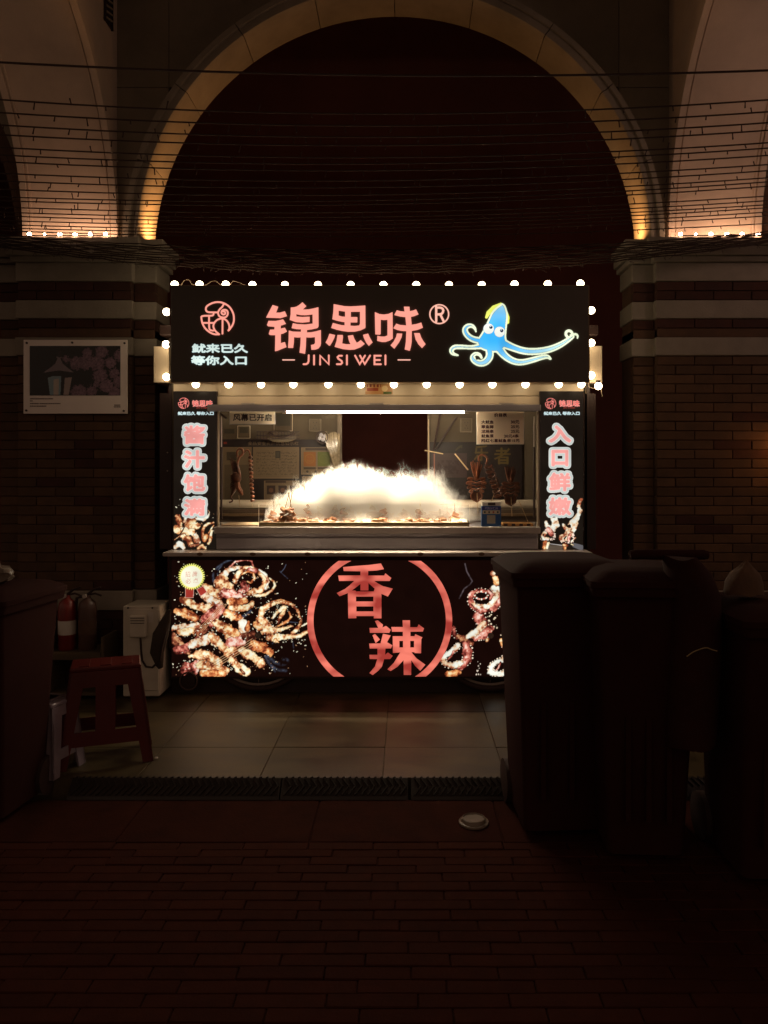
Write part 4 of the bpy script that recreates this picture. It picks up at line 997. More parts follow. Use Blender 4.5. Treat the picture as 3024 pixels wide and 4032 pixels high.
# wheels under the stall
RIM = mat('pale_wheel_rim', (0.34, 0.27, 0.24), 0.4, 0.1, 10, 0)
def wheel(px, py, R, D, label=None):
    x, _, z = P(px, py, D); n = 48; t = MB(); ri = MB()
    ring_ = lambda r: [(x + r * math.cos(2 * math.pi * i / n), D, z + r * math.sin(2 * math.pi * i / n)) for i in range(n + 1)]
    w = part('wheel', t.tube(ring_(R - .02), .02, 10, False), RUBBER, smooth=True)
    obj('rim', ri.tube(ring_(R - .048), .009, 8, False), RIM, w, smooth=True)
    sp = MB()
    for i in range(16):
        a = 2 * math.pi * i / 16; sp.tube([(x + .02 * math.cos(a + .5), D, z + .02 * math.sin(a + .5)), (x + (R - .05) * math.cos(a), D, z + (R - .05) * math.sin(a))], .0015, 4)
    obj('spokes', sp.tube([(x, D - .03, z), (x, D + .03, z)], .02, 10), RIM, w)
wheel(1018, 2499, .375, 5.030 - .022); wheel(1930, 2499, .375, 5.030 - .022)
cw = part('caster', MB().tube([(PX(742 + 34 * math.cos(a), 4.97), 4.97, PZ(2682 + 34 * math.sin(a), 4.97)) for a in [2 * math.pi * i / 24 for i in range(25)]], .006, 6, False), mat('dull_caster', (0.10, 0.06, 0.05), 0.5, 0.1, 10, 0), smooth=True)
obj('caster_hub', MB().lathe((PX(742, 4.97), 4.965, PZ(2682, 4.97)), [(.045, 0), (.045, .02)], 16, 'Y'), BLACKM, cw)
part('leg', MB().box(XL + .1, XL + .16, 5.3, 5.36, 0, .3).box(XR - .16, XR - .1, 5.3, 5.36, 0, .3), BLACKM)
part('leg', MB().box(XL + .1, XL + .16, 5.8, 5.86, 0, .3).box(XR - .16, XR - .1, 5.8, 5.86, 0, .3), BLACKM)

# ------------------------------------------------------------------ things inside the stall
def board(name, label, cat, x0, y0, x1, y1, D, dep, canvas=None, edge=WHITEP, lit=False, group=None, b=.001):
    t = thing(name, label, cat, P((x0 + x1) / 2, y1, D), group=group)
    obj('backing', MB().px(x0, x1, y0, y1, D, dep, b), edge, t)
    if canvas is not None: obj('print', canvas.mesh('print', D - .0025), print_mat('paper_print', False, rough=.5), t)
    return t
c = Canvas(905, 1619, 1081, 1669, .8, (250, 235, 208)); c.fill(c.text('风幕已开启', 918, 1629, 1070, 1657, .8), (50, 22, 12))
board('notice_board', 'white hanging notice about the air curtain, left under the rail', 'notice', 903, 1617, 1083, 1671, 4.99, .006, c)
c = Canvas(1878, 1621, 2062, 1748, .8, (232, 208, 180)); ink = (70, 14, 8)
def T(s, x0, y0, x1, y1, b=.9): c.fill(c.text(s, x0, y0, x1, y1, b), ink)
T('价目表', 1946, 1627, 1996, 1641)
for i, (a, b_) in enumerate((('大鱿鱼', '30元'), ('章鱼脚', '25元'), ('龙珠串', '25元'))):
    y = 1655 + 18.5 * i; T(a, 1896, y, 1943, y + 13); T(b_, 2012, y, 2045, y + 13)
T('鱿鱼须', 1896, 1710, 1943, 1723); T('20元4条', 1985, 1710, 2043, 1723); T('网红七星鱿鱼串15元', 1896, 1728, 2046, 1741)
board('price_list', 'white price list card hanging under the right end of the rail', 'price list', 1876, 1619, 2064, 1750, 4.99, .005, c)
# notices on the back wall
c = Canvas(876, 1732, 1322, 1982, 1.2, (30, 14, 8))
c.fill(c.rect(876, 1732, 1322, 1756), (34, 18, 18)); c.fill(c.text('食品安全责任信息公示栏', 976, 1738, 1176, 1753, .2), (120, 100, 76)); c.fill(c.rect(880, 1740, 893, 1748), (120, 40, 15))
for (x0, y0, x1, y1) in ((878, 1760, 991, 1978), (996, 1760, 1178, 1884), (1186, 1761, 1312, 1868), (1040, 1892, 1178, 1980), (1190, 1876, 1320, 1960)):
    c.fill(c.rect(x0, y0, x1, y1), (124, 103, 80)); c.fill(c.rect(x0 + 2, y0 + 2, x1 - 2, y1 - 2), (106, 87, 64))
n = noise2(c.X, c.Y, 3, 5, 2)
c.fill(c.rect(1010, 1775, 1168, 1870) & (np.floor(c.Y / 4) % 3 != 0) & (n > .55), (58, 42, 30), .6)
c.fill(c.rect(1084, 1776, 1104, 1804), (48, 38, 26)); c.fill(c.rect(1088, 1780, 1100, 1800), (64, 55, 44))
c.fill(c.rect(1203, 1764, 1294, 1774), (62, 42, 30)); c.fill(c.rect(1196, 1780, 1243, 1836), (128, 74, 10)); c.fill(c.rect(1251, 1780, 1300, 1836), (84, 88, 16))
for (x, col_) in ((1219, (130, 92, 20)), (1276, (92, 94, 26))):
    c.fill(np.abs(c.circ(x, 1806, 18)) < 1.3, col_); c.fill(c.circ(x - 6, 1801, 2) < 0, col_); c.fill(c.circ(x + 6, 1801, 2) < 0, col_); c.fill((np.abs(c.circ(x, 1806, 10)) < 1.2) & (c.Y > 1809), col_)
c.fill(c.rect(1196, 1839, 1243, 1848) | c.rect(1251, 1839, 1300, 1848), (60, 44, 24))
for x in (1210, 1243, 1276): c.fill(c.circ(x, 1857, 5) < 0, (58, 42, 28))
c.fill(c.rect(1046, 1894, 1126, 1901), (55, 34, 24))
for x in (1050, 1096, 1140): c.fill(c.rect(x, 1912, x + 34, 1946), (46, 24, 16)); c.fill(c.circ(x + 17, 1930, 9) < 0, (95, 62, 42))
n = noise2(c.X, c.Y, 25, 9, 3); c.fill(c.rect(884, 1830, 985, 1974), (60, 48, 34), .6); c.fill(c.rect(892, 1780, 930, 1812), (48, 37, 26), .8)
board('notice_board', 'wide dark framed food safety board on the back wall left', 'notice board', 874, 1730, 1324, 1984, 5.93, .012, c, BLACKM)
for i, (x0, y0, x1, y1, lab) in enumerate(((874, 1682, 932, 1728, 'small framed paper at the far left above the food safety board'), (935, 1676, 985, 1726, 'plain beige paper above the food safety board'), (1078, 1622, 1152, 1698, 'framed certificate partly behind the hanging notice'))):
    c = Canvas(x0 + 2, y0 + 2, x1 - 2, y1 - 2, 2, (80, 64, 46)); c.fill(c.rect(x0 + 10, y0 + 8, x1 - 10, y1 - 22), (54, 45, 30))
    board('wall_paper_sheet', lab, 'paper', x0, y0, x1, y1, 5.935, .008, c, CREAM if i else BEIGEW)
SOCK = mat('aged_socket', (.15, .11, .07), .5, .1, 5, 0)
def socket(x0, y0, x1, y1, lab):
    t = thing('wall_socket', lab, 'socket', P((x0 + x1) / 2, y1, 5.93), group='beige sockets on the back wall')
    obj('plate', MB().px(x0, x1, y0, y1, 5.925, .02, .003), SOCK, t)
    cx, cy = (x0 + x1) / 2, (y0 + y1) / 2; w = x1 - x0
    obj('socket_face', MB().px(x0 + 5, x1 - 5, y0 + 5, y1 - 5, 5.921, .006, .002), BEIGEW, t)
    for dx, dy in ((-6, -10), (6, -10), (0, 2), (-5, 12), (5, 12)): obj('socket_hole', MB().px(cx + dx - 1.6, cx + dx + 1.6, cy + dy - 2.4, cy + dy + 2.4, 5.9195, .003), BLACKM, t)
socket(1216, 1648, 1264, 1700, 'beige wall socket left of the dark doorway'); socket(1812, 1646, 1860, 1702, 'beige wall socket right of the dark doorway')
# dark banner with gold characters
c = Canvas(1694, 1742, 2056, 1990, 1.2, (26, 10, 6))
c.fill(c.text('乐', 1866, 1752, 1925, 1815, 1.2), (84, 68, 26)); c.fill(c.text('者', 1946, 1762, 2012, 1828, 1.2), (92, 74, 30)); c.fill(c.caps([(1795, 1772, 2.5), (1806, 1762, 4), (1816, 1756, 4), (1818, 1764, 2)]) < 0, (54, 44, 18))
c.fill(c.rect(1698, 1784, 1838, 1880), (56, 36, 33)); nn = noise2(c.X, c.Y, 8, 2, 2); c.fill(c.rect(1722, 1812, 1806, 1866) & (nn > .5), (46, 22, 22)); c.fill(c.rect(1708, 1786, 1712, 1878), (120, 70, 55))
board('wall_banner', 'dark banner with gold characters behind the hanging squid', 'banner', 1692, 1740, 2058, 1992, 5.93, .008, c, BLACKM)
# crates and clutter above the board
t = thing('wire_basket', 'dark wire basket of utensils above the food safety board', 'basket', P(1120, 1728, 5.8))
bk = MB()
for k in range(14): bk.tube([P(1012 + k * 12, 1700, 5.80), P(1014 + k * 12, 1728, 5.80)], .003, 4)
for y in (1700, 1714, 1728): bk.tube([P(1010, y, 5.80), P(1180, y, 5.80)], .004, 5)
bk.tube(smooth_pts([P(1068, 1700, 5.8)[0:1] + P(1068, 1700, 5.8)[2:], P(1100, 1722, 5.8)[0:1] + P(1100, 1722, 5.8)[2:]], 0) and [P(1060 + 11 * k, 1702 + 20 * math.sin(math.pi * k / 9), 5.79) for k in range(10)], .006, 6)
obj('basket_wires', bk, BLACKM, t)
obj('basket_cloth', MB().ball(P(1110, 1716, 5.84), .055, 2, (2.2, .5, .9), .1), BEIGEW, t, smooth=True)
t = thing('plastic_bag', 'crumpled clear bag hanging at the left edge of the dark doorway', 'bag', P(1320, 1740, 5.85))
bg = MB()
for k in range(7): bg.tube([P(1285 + 8 * k + random.uniform(-3, 3), 1702 + random.uniform(-4, 8), 5.86), P(1290 + 7 * k, 1760 + random.uniform(-10, 10), 5.85), P(1318 + 2.5 * k, 1820 + random.uniform(-10, 30), 5.85), P(1322 + k, 1890, 5.86)], [.012, .016, .010, .004], 5)
obj('bag_folds', bg, mat('clear_bag_film', (0.22, 0.17, 0.11), 0.15, 0.4, 30, 0.4, 30), t, smooth=True)
t = thing('wall_fan', 'small round dark fan above the food safety board', 'fan', P(1268, 1728, 5.85))
cx_, _, cz_ = P(1268, 1722, 5.85)
obj('fan_guard', MB().tube([(cx_ + .045 * math.cos(a), 5.84, cz_ + .045 * math.sin(a)) for a in [2 * math.pi * i / 20 for i in range(21)]], .004, 5, False), BLACKM, t)
for k in range(4):
    a = k * math.pi / 2 + .4; obj('fan_blade', MB().ball((cx_ + .02 * math.cos(a), 5.85, cz_ + .02 * math.sin(a)), .017, 1, (1, .2, 1)), GREYM, t)
# white roll along the back of the counter
t = thing('white_pipe', 'long white rail running behind the counter across the whole stall', 'rail', (0, 5.48, PZ(1984, 5.48)))
obj('pipe', MB().tube([(XL + .05, 5.48, PZ(1984, 5.48)), (XR - .03, 5.48, PZ(1984, 5.48))], .030, 16), mat('cream_pipe', (0.42, 0.34, 0.25), .5, .05, 3, 0), t, smooth=True)
for x in (XL + .2, XR - .2): obj('bracket', MB().box(x - .01, x + .01, 5.46, 5.50, PZ(2078, 4.90), PZ(1990, 5.48) - .01), BLACKM, t)
t = thing('back_rail', 'dark low rail behind the counter below the white one', 'rail', (0, 5.46, 1.1))
obj('bar', MB().box(XL + .05, XR - .03, 5.455, 5.465, PZ(2078, 4.9) + .001, PZ(2005, 5.46) - .002), mat('brown_back_panel', (.06, .035, .02), .5, .2, 5, .1), t)
obj('ledge', MB().box(XL + .05, XR - .03, 5.435, 5.454, PZ(2032, 5.44), PZ(2022, 5.44)), mat('ochre_ledge', (.12, .07, .03), .5, .2, 5, .1), t)
# tray
TZ = PZ(2076, 4.92) + .001
tray = thing('steel_tray', 'long steel serving tray with clear guard full of steaming skewers', 'tray', P(1430, 2075, 5.1))
TX0, TX1 = PX(1020, 4.93), PX(1848, 4.93); ZL = PZ(2056, 4.93)
TRM = mat('olive_tray_steel', (0.20, 0.14, 0.07), 0.4, 0.15, 5, 0.1, 80, metal=.3, coords='World')
obj('tray_side', MB().bbox(TX0, TX1, 4.925, 4.937, TZ, ZL, .002), TRM, tray); obj('tray_side', MB().bbox(TX0, TX1, 5.36, 5.372, TZ, ZL, .002), TRM, tray)
obj('tray_end', MB().box(TX0, TX0 + .012, 4.938, 5.359, TZ, ZL), TRM, tray); obj('tray_end', MB().box(TX1 - .012, TX1, 4.938, 5.359, TZ, ZL), TRM, tray)
obj('tray_floor', MB().box(TX0 + .013, TX1 - .013, 4.938, 5.359, TZ, TZ + .004), TRM, tray)
gl = bpy.data.materials.new('clear_acrylic'); gl.use_nodes = True; b = gl.node_tree.nodes['Principled BSDF']
N = gl.node_tree.nodes; L = gl.node_tree.links; tr = N.new('ShaderNodeBsdfTransparent'); gs = N.new('ShaderNodeBsdfGlossy'); mx = N.new('ShaderNodeMixShader'); gs.inputs['Roughness'].default_value = .08; mx.inputs[0].default_value = .05
L.new(tr.outputs[0], mx.inputs[1]); L.new(gs.outputs[0], mx.inputs[2]); L.new(mx.outputs[0], N['Material Output'].inputs['Surface'])
GZ = PZ(1986, 4.93)
obj('guard_pane', MB().box(TX0 + .001, TX1 - .001, 4.929, 4.932, ZL + .001, GZ), gl, tray)
EDG = mat('acrylic_edge', (.8, .74, .62), .3, .03, 3, 0, emit=None)
obj('guard_edge', MB().box(TX0, TX1, 4.928, 4.9335, GZ + .0005, GZ + .003).box(TX0 - .003, TX0 - .0003, 4.928, 4.9335, ZL, GZ).box(TX1 + .0003, TX1 + .003, 4.928, 4.9335, ZL, GZ), EDG, tray)
# warm light bars inside the tray
LED = emis('tray_light_bar', (1.0, 0.86, 0.62), 230.0)
obj('light_bar', MB().box(TX0 + .03, TX1 - .03, 5.345, 5.355, ZL - .012, ZL - .004), LED, tray)
obj('light_bar', MB().box(TX0 + .03, TX1 - .03, 4.976, 4.981, ZL - .016, ZL - .010), emis('steam_fill_bar', (1.0, .86, .62), 120.0), tray)  # hidden front bar, added to brighten the lower steam
# skewers in the tray
FOODM = mat('roasted_squid', (0.42, 0.20, 0.10), 0.45, 0.45, 30, 0.6, 60, rnd=.3)
STICK = mat('bamboo_stick', (0.34, 0.23, 0.12), 0.6, 0.1, 20, 0)
def tray_skewer(x, y, lean, h, k, label):
    t = thing('food_skewer', label, 'skewer', (x, y, TZ + .006), group='skewers standing in the steaming tray')
    top = Vector((x + lean * h, y + .02, TZ + .006 + h))
    obj('stick', MB().tube([(x, y, TZ + .006), top], .0028, 6), STICK, t)
    fm = MB(); pts = []
    for i in range(9):
        u = i / 8; pts.append((x + lean * h * u * .55 + .022 * math.sin(i * 2.1 + k), y + .016 * math.cos(i * 2.1 + k), TZ + .010 + h * .5 * u))
    obj('squid_piece', fm.tube(pts, [.012 + .006 * math.sin(i * 1.7 + k) for i in range(9)], 7), FOODM, t, smooth=True)
wd = 'first second third fourth fifth sixth seventh eighth ninth tenth eleventh twelfth thirteenth fourteenth fifteenth sixteenth seventeenth eighteenth nineteenth twentieth twenty-first twenty-second twenty-third twenty-fourth twenty-fifth twenty-sixth'.split()
for k in range(26):
    u = (k + .5) / 26; x = TX0 + .06 + (TX1 - TX0 - .12) * u
    h = random.uniform(.13, .20) * (1 if .08 < u < .9 else .8) + (.06 if .2 < u < .6 else 0)
    if k in (1, 2, 3): h = .215
    tray_skewer(x, (4.965 if k in (1, 2, 3) else 5.02 + .22 * ((k * 7) % 5) / 5), random.uniform(-.35, .35), h, k, 'steaming squid skewer standing in the tray, %s from its left end' % wd[k])
heap = MB()
for i in range(170):
    x = random.uniform(TX0 + .04, TX1 - .04); y = random.uniform(4.96, 5.33); r = random.uniform(.012, .028)
    heap.ball((x, y, TZ + random.uniform(.006, .05) + (.03 if abs(y - 5.15) < .1 else 0)), r, 1, (1.3, 1, .7), .25)
for i in range(70):
    u = random.choice((.05, .08, .20, .26, .42, .58, .66, .70, .74, .78, .86)) + random.uniform(-.025, .025); x = TX0 + (TX1 - TX0) * u
    heap.ball((x, 4.962 + random.uniform(-.006, .01), ZL + random.uniform(-.012, .014)), random.uniform(.009, .019), 1, (1.6, .8, .8), .3)
obj('roasted_food_heap', heap, FOODM, kind='stuff', label='heap of browned squid pieces lying in the steel tray', cat='food')

# added spot lamps under the stall ceiling that brighten the steam
for k in range(4):
    x = TX0 + (TX1 - TX0) * (.14 + .22 * k); dl = part('added_downlight', MB().lathe((x, 5.08, 2.005), [(.035, 0), (.045, .005), (.045, .039)], 14), BLACKM)
    obj('lamp_glass', MB().lathe((x, 5.08, 2.003), [(.028, 0), (.028, .0015)], 14), emis('added_downlight_glass', (1.0, .86, .62), 12.0), dl)
    ld = bpy.data.lights.new('steam_fill_beam', 'SPOT'); ld.energy = 105; ld.color = (1.0, .86, .62); ld.shadow_soft_size = .03; ld.spot_size = math.radians(46); ld.spot_blend = .5
    lo = bpy.data.objects.new('lamp_beam', ld); COL.objects.link(lo); lo.parent = dl; lo.location = (x, 5.08, 1.995); lo.rotation_euler = (math.radians(3), 0, 0)
# steam
sx0, sx1, sy0, sy1, sz0, sz1 = PX(1030, 5.1), PX(1930, 5.1), 4.985, 5.34, ZL - .004, PZ(1805, 5.1)
st_o = obj('steam', MB().box(sx0, sx1, sy0, sy1, sz0, sz1), None, kind='stuff', label='bright cloud of steam rising from the tray of skewers', cat='steam')
m = bpy.data.materials.new('white_steam'); m.use_nodes = True; N = m.node_tree.nodes; L = m.node_tree.links; N.clear()
o_ = N.new('ShaderNodeOutputMaterial'); vol = N.new('ShaderNodeVolumePrincipled'); vol.inputs['Color'].default_value = (1, .985, .95, 1); vol.inputs['Anisotropy'].default_value = 0.1
L.new(vol.outputs[0], o_.inputs['Volume']); g = N.new('ShaderNodeNewGeometry'); sp = N.new('ShaderNodeSeparateXYZ')
tcn = N.new('ShaderNodeTexCoord')
def math_(op, a, b=None, c_=None):
    n = N.new('ShaderNodeMath'); n.operation = op
    for i, q in enumerate((a, b, c_)):
        if q is None: continue
        if isinstance(q, (int, float)): n.inputs[i].default_value = q
        else: L.new(q, n.inputs[i])
    return n.outputs[0]
ns = N.new('ShaderNodeTexNoise'); ns.inputs['Scale'].default_value = 13; ns.inputs['Detail'].default_value = 6; ns.inputs['Roughness'].default_value = .70; ns.inputs['Distortion'].default_value = 1.8
mpn = N.new('ShaderNodeMapping'); mpn.inputs['Scale'].default_value = (1.25, 1.0, .62); mpn.inputs['Rotation'].default_value = (0, .35, 0)
L.new(tcn.outputs['Object'], mpn.inputs['Vector']); L.new(mpn.outputs[0], ns.inputs['Vector'])
L.new(tcn.outputs['Object'], sp.inputs[0])
mr = N.new('ShaderNodeMapRange'); mr.inputs['From Min'].default_value = sx0; mr.inputs['From Max'].default_value = sx1; L.new(sp.outputs['X'], mr.inputs['Value'])
cv = N.new('ShaderNodeFloatCurve'); L.new(mr.outputs[0], cv.inputs['Value'])
prof = [(1030, 2040), (1075, 1990), (1140, 1945), (1190, 1895), (1260, 1882), (1330, 1870), (1390, 1842), (1480, 1848), (1560, 1866), (1640, 1866), (1720, 1872), (1790, 1905), (1850, 1955), (1930, 2040)]
cm = cv.mapping.curves[0]
P2 = [((PX(a, 5.1) - sx0) / (sx1 - sx0), (PZ(b_, 5.12) - sz0) / .32) for a, b_ in prof]
cm.points[0].location = (0, max(0, P2[0][1])); cm.points[1].location = (1, max(0, P2[-1][1]))
for a, b_ in P2[1:-1]: cm.points.new(a, min(1, max(0, b_)))
cv.mapping.update()
top = math_('MULTIPLY_ADD', cv.outputs[0], .32, sz0)
dz = math_('SUBTRACT', top, sp.outputs['Z'])
nb_ = N.new('ShaderNodeTexNoise'); nb_.inputs['Scale'].default_value = 3.6; nb_.inputs['Detail'].default_value = 2; nb_.inputs['Distortion'].default_value = .6; L.new(tcn.outputs['Object'], nb_.inputs['Vector'])
nz = math_('ADD', math_('MULTIPLY_ADD', ns.outputs['Fac'], .56, -.285), math_('MULTIPLY_ADD', nb_.outputs['Fac'], .30, -.150))
f = math_('ADD', dz, nz)
# ridge: thinner towards the front and back faces
ry = math_('ABSOLUTE', math_('SUBTRACT', sp.outputs['Y'], 5.15)); f = math_('SUBTRACT', f, math_('MULTIPLY', math_('POWER', math_('MULTIPLY', ry, 5.0), 3.0), .16))
soft = N.new('ShaderNodeMapRange'); soft.inputs['From Min'].default_value = 0; L.new(f, soft.inputs['Value'])
sw = N.new('ShaderNodeMapRange'); sw.inputs['From Min'].default_value = PX(1560, 5.1); sw.inputs['From Max'].default_value = PX(1760, 5.1); sw.inputs['To Min'].default_value = .025; sw.inputs['To Max'].default_value = .22
L.new(sp.outputs['X'], sw.inputs['Value']); L.new(sw.outputs[0], soft.inputs['From Max'])
thin = N.new('ShaderNodeMapRange'); thin.inputs['From Min'].default_value = PX(1600, 5.1); thin.inputs['From Max'].default_value = PX(1780, 5.1); thin.inputs['To Min'].default_value = 1; thin.inputs['To Max'].default_value = .16
L.new(sp.outputs['X'], thin.inputs['Value'])
den = math_('MULTIPLY', math_('MULTIPLY', math_('POWER', soft.outputs[0], 1.0), 32), thin.outputs[0])
L.new(den, vol.inputs['Density']); st_o.data.materials.append(m)

# payment stand (code left blank)
t = thing('payment_stand', 'small blue payment stand with pale top at the right of the counter', 'payment stand', P(1935, 2075, 4.96))
BLUE = mat('blue_card', (0.035, 0.10, 0.24), 0.4, .1, 5, 0)
obj('stand_body', MB().px(1896, 1973, 1992, 2074, 4.955, .05, .003), BLUE, t)
obj('stand_top', MB().px(1897, 1974, 1975, 1993, 4.957, .045, .003), WHITEP, t)
c = Canvas(1897, 1994, 1972, 2073, 1.0, (35, 75, 125)); c.fill(c.rect(1897, 1994, 1972, 2008), (30, 40, 110)); c.fill(c.text('付款请扫码', 1909, 1996, 1961, 2007, .2), (170, 170, 205)); c.fill(c.rect(1901, 2010, 1968, 2023), (190, 175, 150))
for i, cc in enumerate(((40, 60, 40), (60, 60, 60), (160, 60, 50), (30, 40, 60))): c.fill(c.circ(1909 + 17 * i, 2016.5, 4) < 0, cc)
c.fill(c.rect(1918, 2029, 1950, 2061), (150, 140, 125))
obj('stand_print', c.mesh('stand_print', 4.9535), print_mat('paper_print', False), t)
obj('speaker_slot', MB().px(1921, 1951, 1979, 1989, 4.955, .004, .001), BLACKM, t)
# counter clutter
t = thing('cutting_board', 'pale marbled cutting board at the left end of the counter', 'cutting board', P(945, 2074, 5.0))
obj('board_slab', MB().bbox(PX(872, 4.96), PX(1016, 4.96), 4.955, 5.20, TZ, TZ + .014, .002), mat('marbled_board', (.72, .55, .36), .5, .0, 14, 0, col2=(.35, .2, .1)), t)
t = thing('snack_box', 'low orange and black patterned box at the right end of the counter', 'box', P(2040, 2075, 5.0))
obj('box_body', MB().bbox(PX(1980, 4.97), PX(2100, 4.97), 4.965, 5.12, TZ, TZ + .020, .002), mat('orange_card', (.42, .19, .05), .5, .2, 40, 0), t)
for k in range(4): obj('dark_patch', MB().px(1985 + 30 * k, 1999 + 30 * k, 2062, 2071, 4.9635, .003), BLACKM, t)

# hanging skewers
DH = 5.06
HM = mat('glazed_squid', (0.16, 0.050, 0.020), 0.32, 0.5, 40, 0.6, 70)
HM2 = mat('glazed_squid_dark', (0.085, 0.026, 0.011), 0.35, 0.5, 40, 0.6, 70)
def hq(pts, y=0): return [(PX(a, DH), DH + y, PZ(b_, DH)) for a, b_ in pts]
def hang_squid(cx, top, s, label, m, body=True):
    t = thing('hanging_squid_skewer', label, 'squid skewer', (PX(cx, DH), DH, PZ(top + 300 * s, DH)), group='display squid skewers hanging in the window')
    q = lambda l, y=0: hq([(cx + x * s, top + yy * s) for x, yy in l], y)
    obj('stick', MB().tube(q([(4, 200), (10, 330)]), .0025, 6), STICK, t)
    for k, (x, b_) in enumerate(((-36, -6), (-22, -14), (-8, -2), (6, -4), (20, -10), (34, 10))):
        obj('tentacle', MB().tube(q(smooth_pts([(x, b_), (x * .9 + 3, 30), (x * .55, 60), (x * .3, 85)]), .004 * (k % 3)), [.0035 + .0005 * i for i in range(len(smooth_pts([(0, 0)] * 4)))], 7), m, t, smooth=True)
    obj('squid_head', MB().ball(q([(0, 88)])[0], .030 * s * 1.0, 2, (1, .7, 1.1), .06), m, t, smooth=True)
    for k in range(4):
        for sd in (-1, 1):
            yy = 106 + 22 * k; w = (54, 62, 56, 44)[k]
            l = smooth_pts([(0, yy + 8), (sd * w * .5, yy - 4), (sd * w, yy - 6 + 6 * k), (sd * w * 1.02, yy + 6 + 6 * k), (sd * w * .5, yy + 9)])
            obj('squid_slice', MB().tube(q(l, -.004 * (k % 2)), .0065, 7), m, t, smooth=True)
    obj('squid_tail', MB().add(*[(lambda P_: (P_ + [tuple(np.array(P_[i]) + (0, .02, 0)) for i in range(len(P_))], [tuple(range(len(P_)))] + [tuple(range(2 * len(P_) - 1, len(P_) - 1, -1))] + [(i, i + len(P_), (i + 1) % len(P_) + len(P_), (i + 1) % len(P_)) for i in range(len(P_))]))([*q([(-26, 190), (26, 190), (40, 215), (34, 235), (4, 258), (-30, 238), (-38, 215)])])][0]), HM2, t)
    obj('squid_rim', MB().tube(q([(-26, 190), (-38, 215), (-30, 238), (4, 258), (34, 235), (40, 215), (26, 190)]), .0055, 7), m, t, smooth=True)
hang_squid(1876, 1822, .60, 'hanging squid skewer with fanned slices, nearest the steam on the right', HM)
hang_squid(2010, 1842, .58, 'dark hanging squid skewer under the price list, furthest right', HM2)
# curled chain between them
t = thing('hanging_tentacle_skewer', 'curled octopus tentacle skewer hanging between the two squid', 'squid skewer', P(1950, 1990, DH), group='display squid skewers hanging in the window')
l = [(1886, 1815), (1884, 1798), (1898, 1790), (1915, 1796), (1920, 1812), (1912, 1828)]
obj('tentacle', MB().tube(hq(smooth_pts(l)), .007, 8), HM, t, smooth=True)
pts = []
for i in range(70): u = i / 69; pts.append((1922 + 44 * u + 15 * math.cos(i * .62), 1830 + 130 * u + 9 * math.sin(i * .62)))
obj('tentacle', MB().tube(hq(pts), [.0075 + .0015 * math.sin(i * 1.5) for i in range(70)], 7), HM2, t, smooth=True)
obj('stick', MB().tube(hq([(1955, 1925), (1925, 2000)], .01), .0025, 6), STICK, t)
for k, (a, b_, a2, b2, D_) in enumerate(((2045, 1975, 2082, 2062, 4.99), (1918, 1870, 1990, 1950, 5.1))): 
    t = thing('bamboo_skewer', ['loose bamboo skewer leaning at the right end of the counter', 'bamboo skewer pointing up to the left from the hanging squid'][k], 'skewer', P(a2, b2, D_))
    if k == 0: obj('stick', MB().tube([P(a, b_, D_), P(a2, b2, D_)], .0022, 6), STICK, t)
    else: obj('stick', MB().tube([P(1792, 1788, 5.3), P(1843, 1850, 5.2)], .005, 6), STICK, t)
t = thing('wooden_rod', 'thin pale rod standing by the right door jamb with a cross stick', 'rod', P(1688, 1930, 5.6))
obj('stick', MB().tube([P(1688, 1650, 5.60), P(1688, 1905, 5.60)], .0035, 6), STICK, t); obj('stick', MB().tube([P(1672, 1773, 5.59), P(1745, 1787, 5.59)], .004, 6), STICK, t)
t = thing('hanging_straps', 'two dark straps hanging on the wall right of the doorway', 'strap', P(1740, 1770, 5.9))
obj('strap', MB().tube([P(1735, 1626, 5.90), P(1708, 1770, 5.90)], .008, 6), BLACKM, t); obj('strap', MB().tube([P(1800, 1640, 5.90), P(1716, 1770, 5.90)], .007, 6), BLACKM, t)
# left: curled squid and ball skewer
t = thing('hanging_squid_skewer', 'dark roasted squid skewer hanging near the left window post', 'squid skewer', P(930, 1990, DH), group='display squid skewers hanging in the window')
obj('tentacle', MB().tube(hq(smooth_pts([(935, 1800), (932, 1775), (945, 1764), (958, 1772), (956, 1790), (940, 1800), (934, 1830), (944, 1860), (946, 1890)])), .008, 8), HM, t, smooth=True)
for k in range(5): obj('tentacle', MB().tube(hq([(906 + 5 * k, 1803 + 3 * k), (914 + 4 * k, 1840), (922 + 3 * k, 1868)], .003 * k), [.0025, .005, .005], 6), HM2, t, smooth=True)
obj('squid_head', MB().ball(hq([(930, 1882)])[0], .032, 2, (1, .6, 1.3), .08), HM2, t, smooth=True)
for k in range(4): obj('squid_slice', MB().tube(hq(smooth_pts([(935, 1872 + 14 * k), (912, 1868 + 15 * k), (908, 1878 + 15 * k), (930, 1884 + 14 * k)])), .006, 6), HM2, t, smooth=True)
obj('squid_piece', MB().tube(hq([(936, 1895), (938, 1920), (948, 1935), (955, 1950)]), [.012, .018, .016, .006], 8), HM, t, smooth=True)
obj('squid_piece', MB().tube(hq([(930, 1900), (922, 1930), (912, 1950)]), [.012, .014, .006], 8), HM2, t, smooth=True)
obj('tentacle', MB().tube(hq(smooth_pts([(912, 1945), (908, 1962), (918, 1968), (912, 1976), (902, 1978)])), .006, 6), HM2, t, smooth=True)
obj('stick', MB().tube(hq([(940, 1950), (945, 1996)]), .0025, 6), STICK, t)
t = thing('hanging_ball_skewer', 'straight skewer of glazed round pieces hanging left of the steam', 'skewer', P(990, 1990, DH), group='display squid skewers hanging in the window')
obj('tentacle', MB().tube(hq(smooth_pts([(962, 1782), (972, 1770), (982, 1776), (986, 1800)])), .006, 8), HM, t, smooth=True)
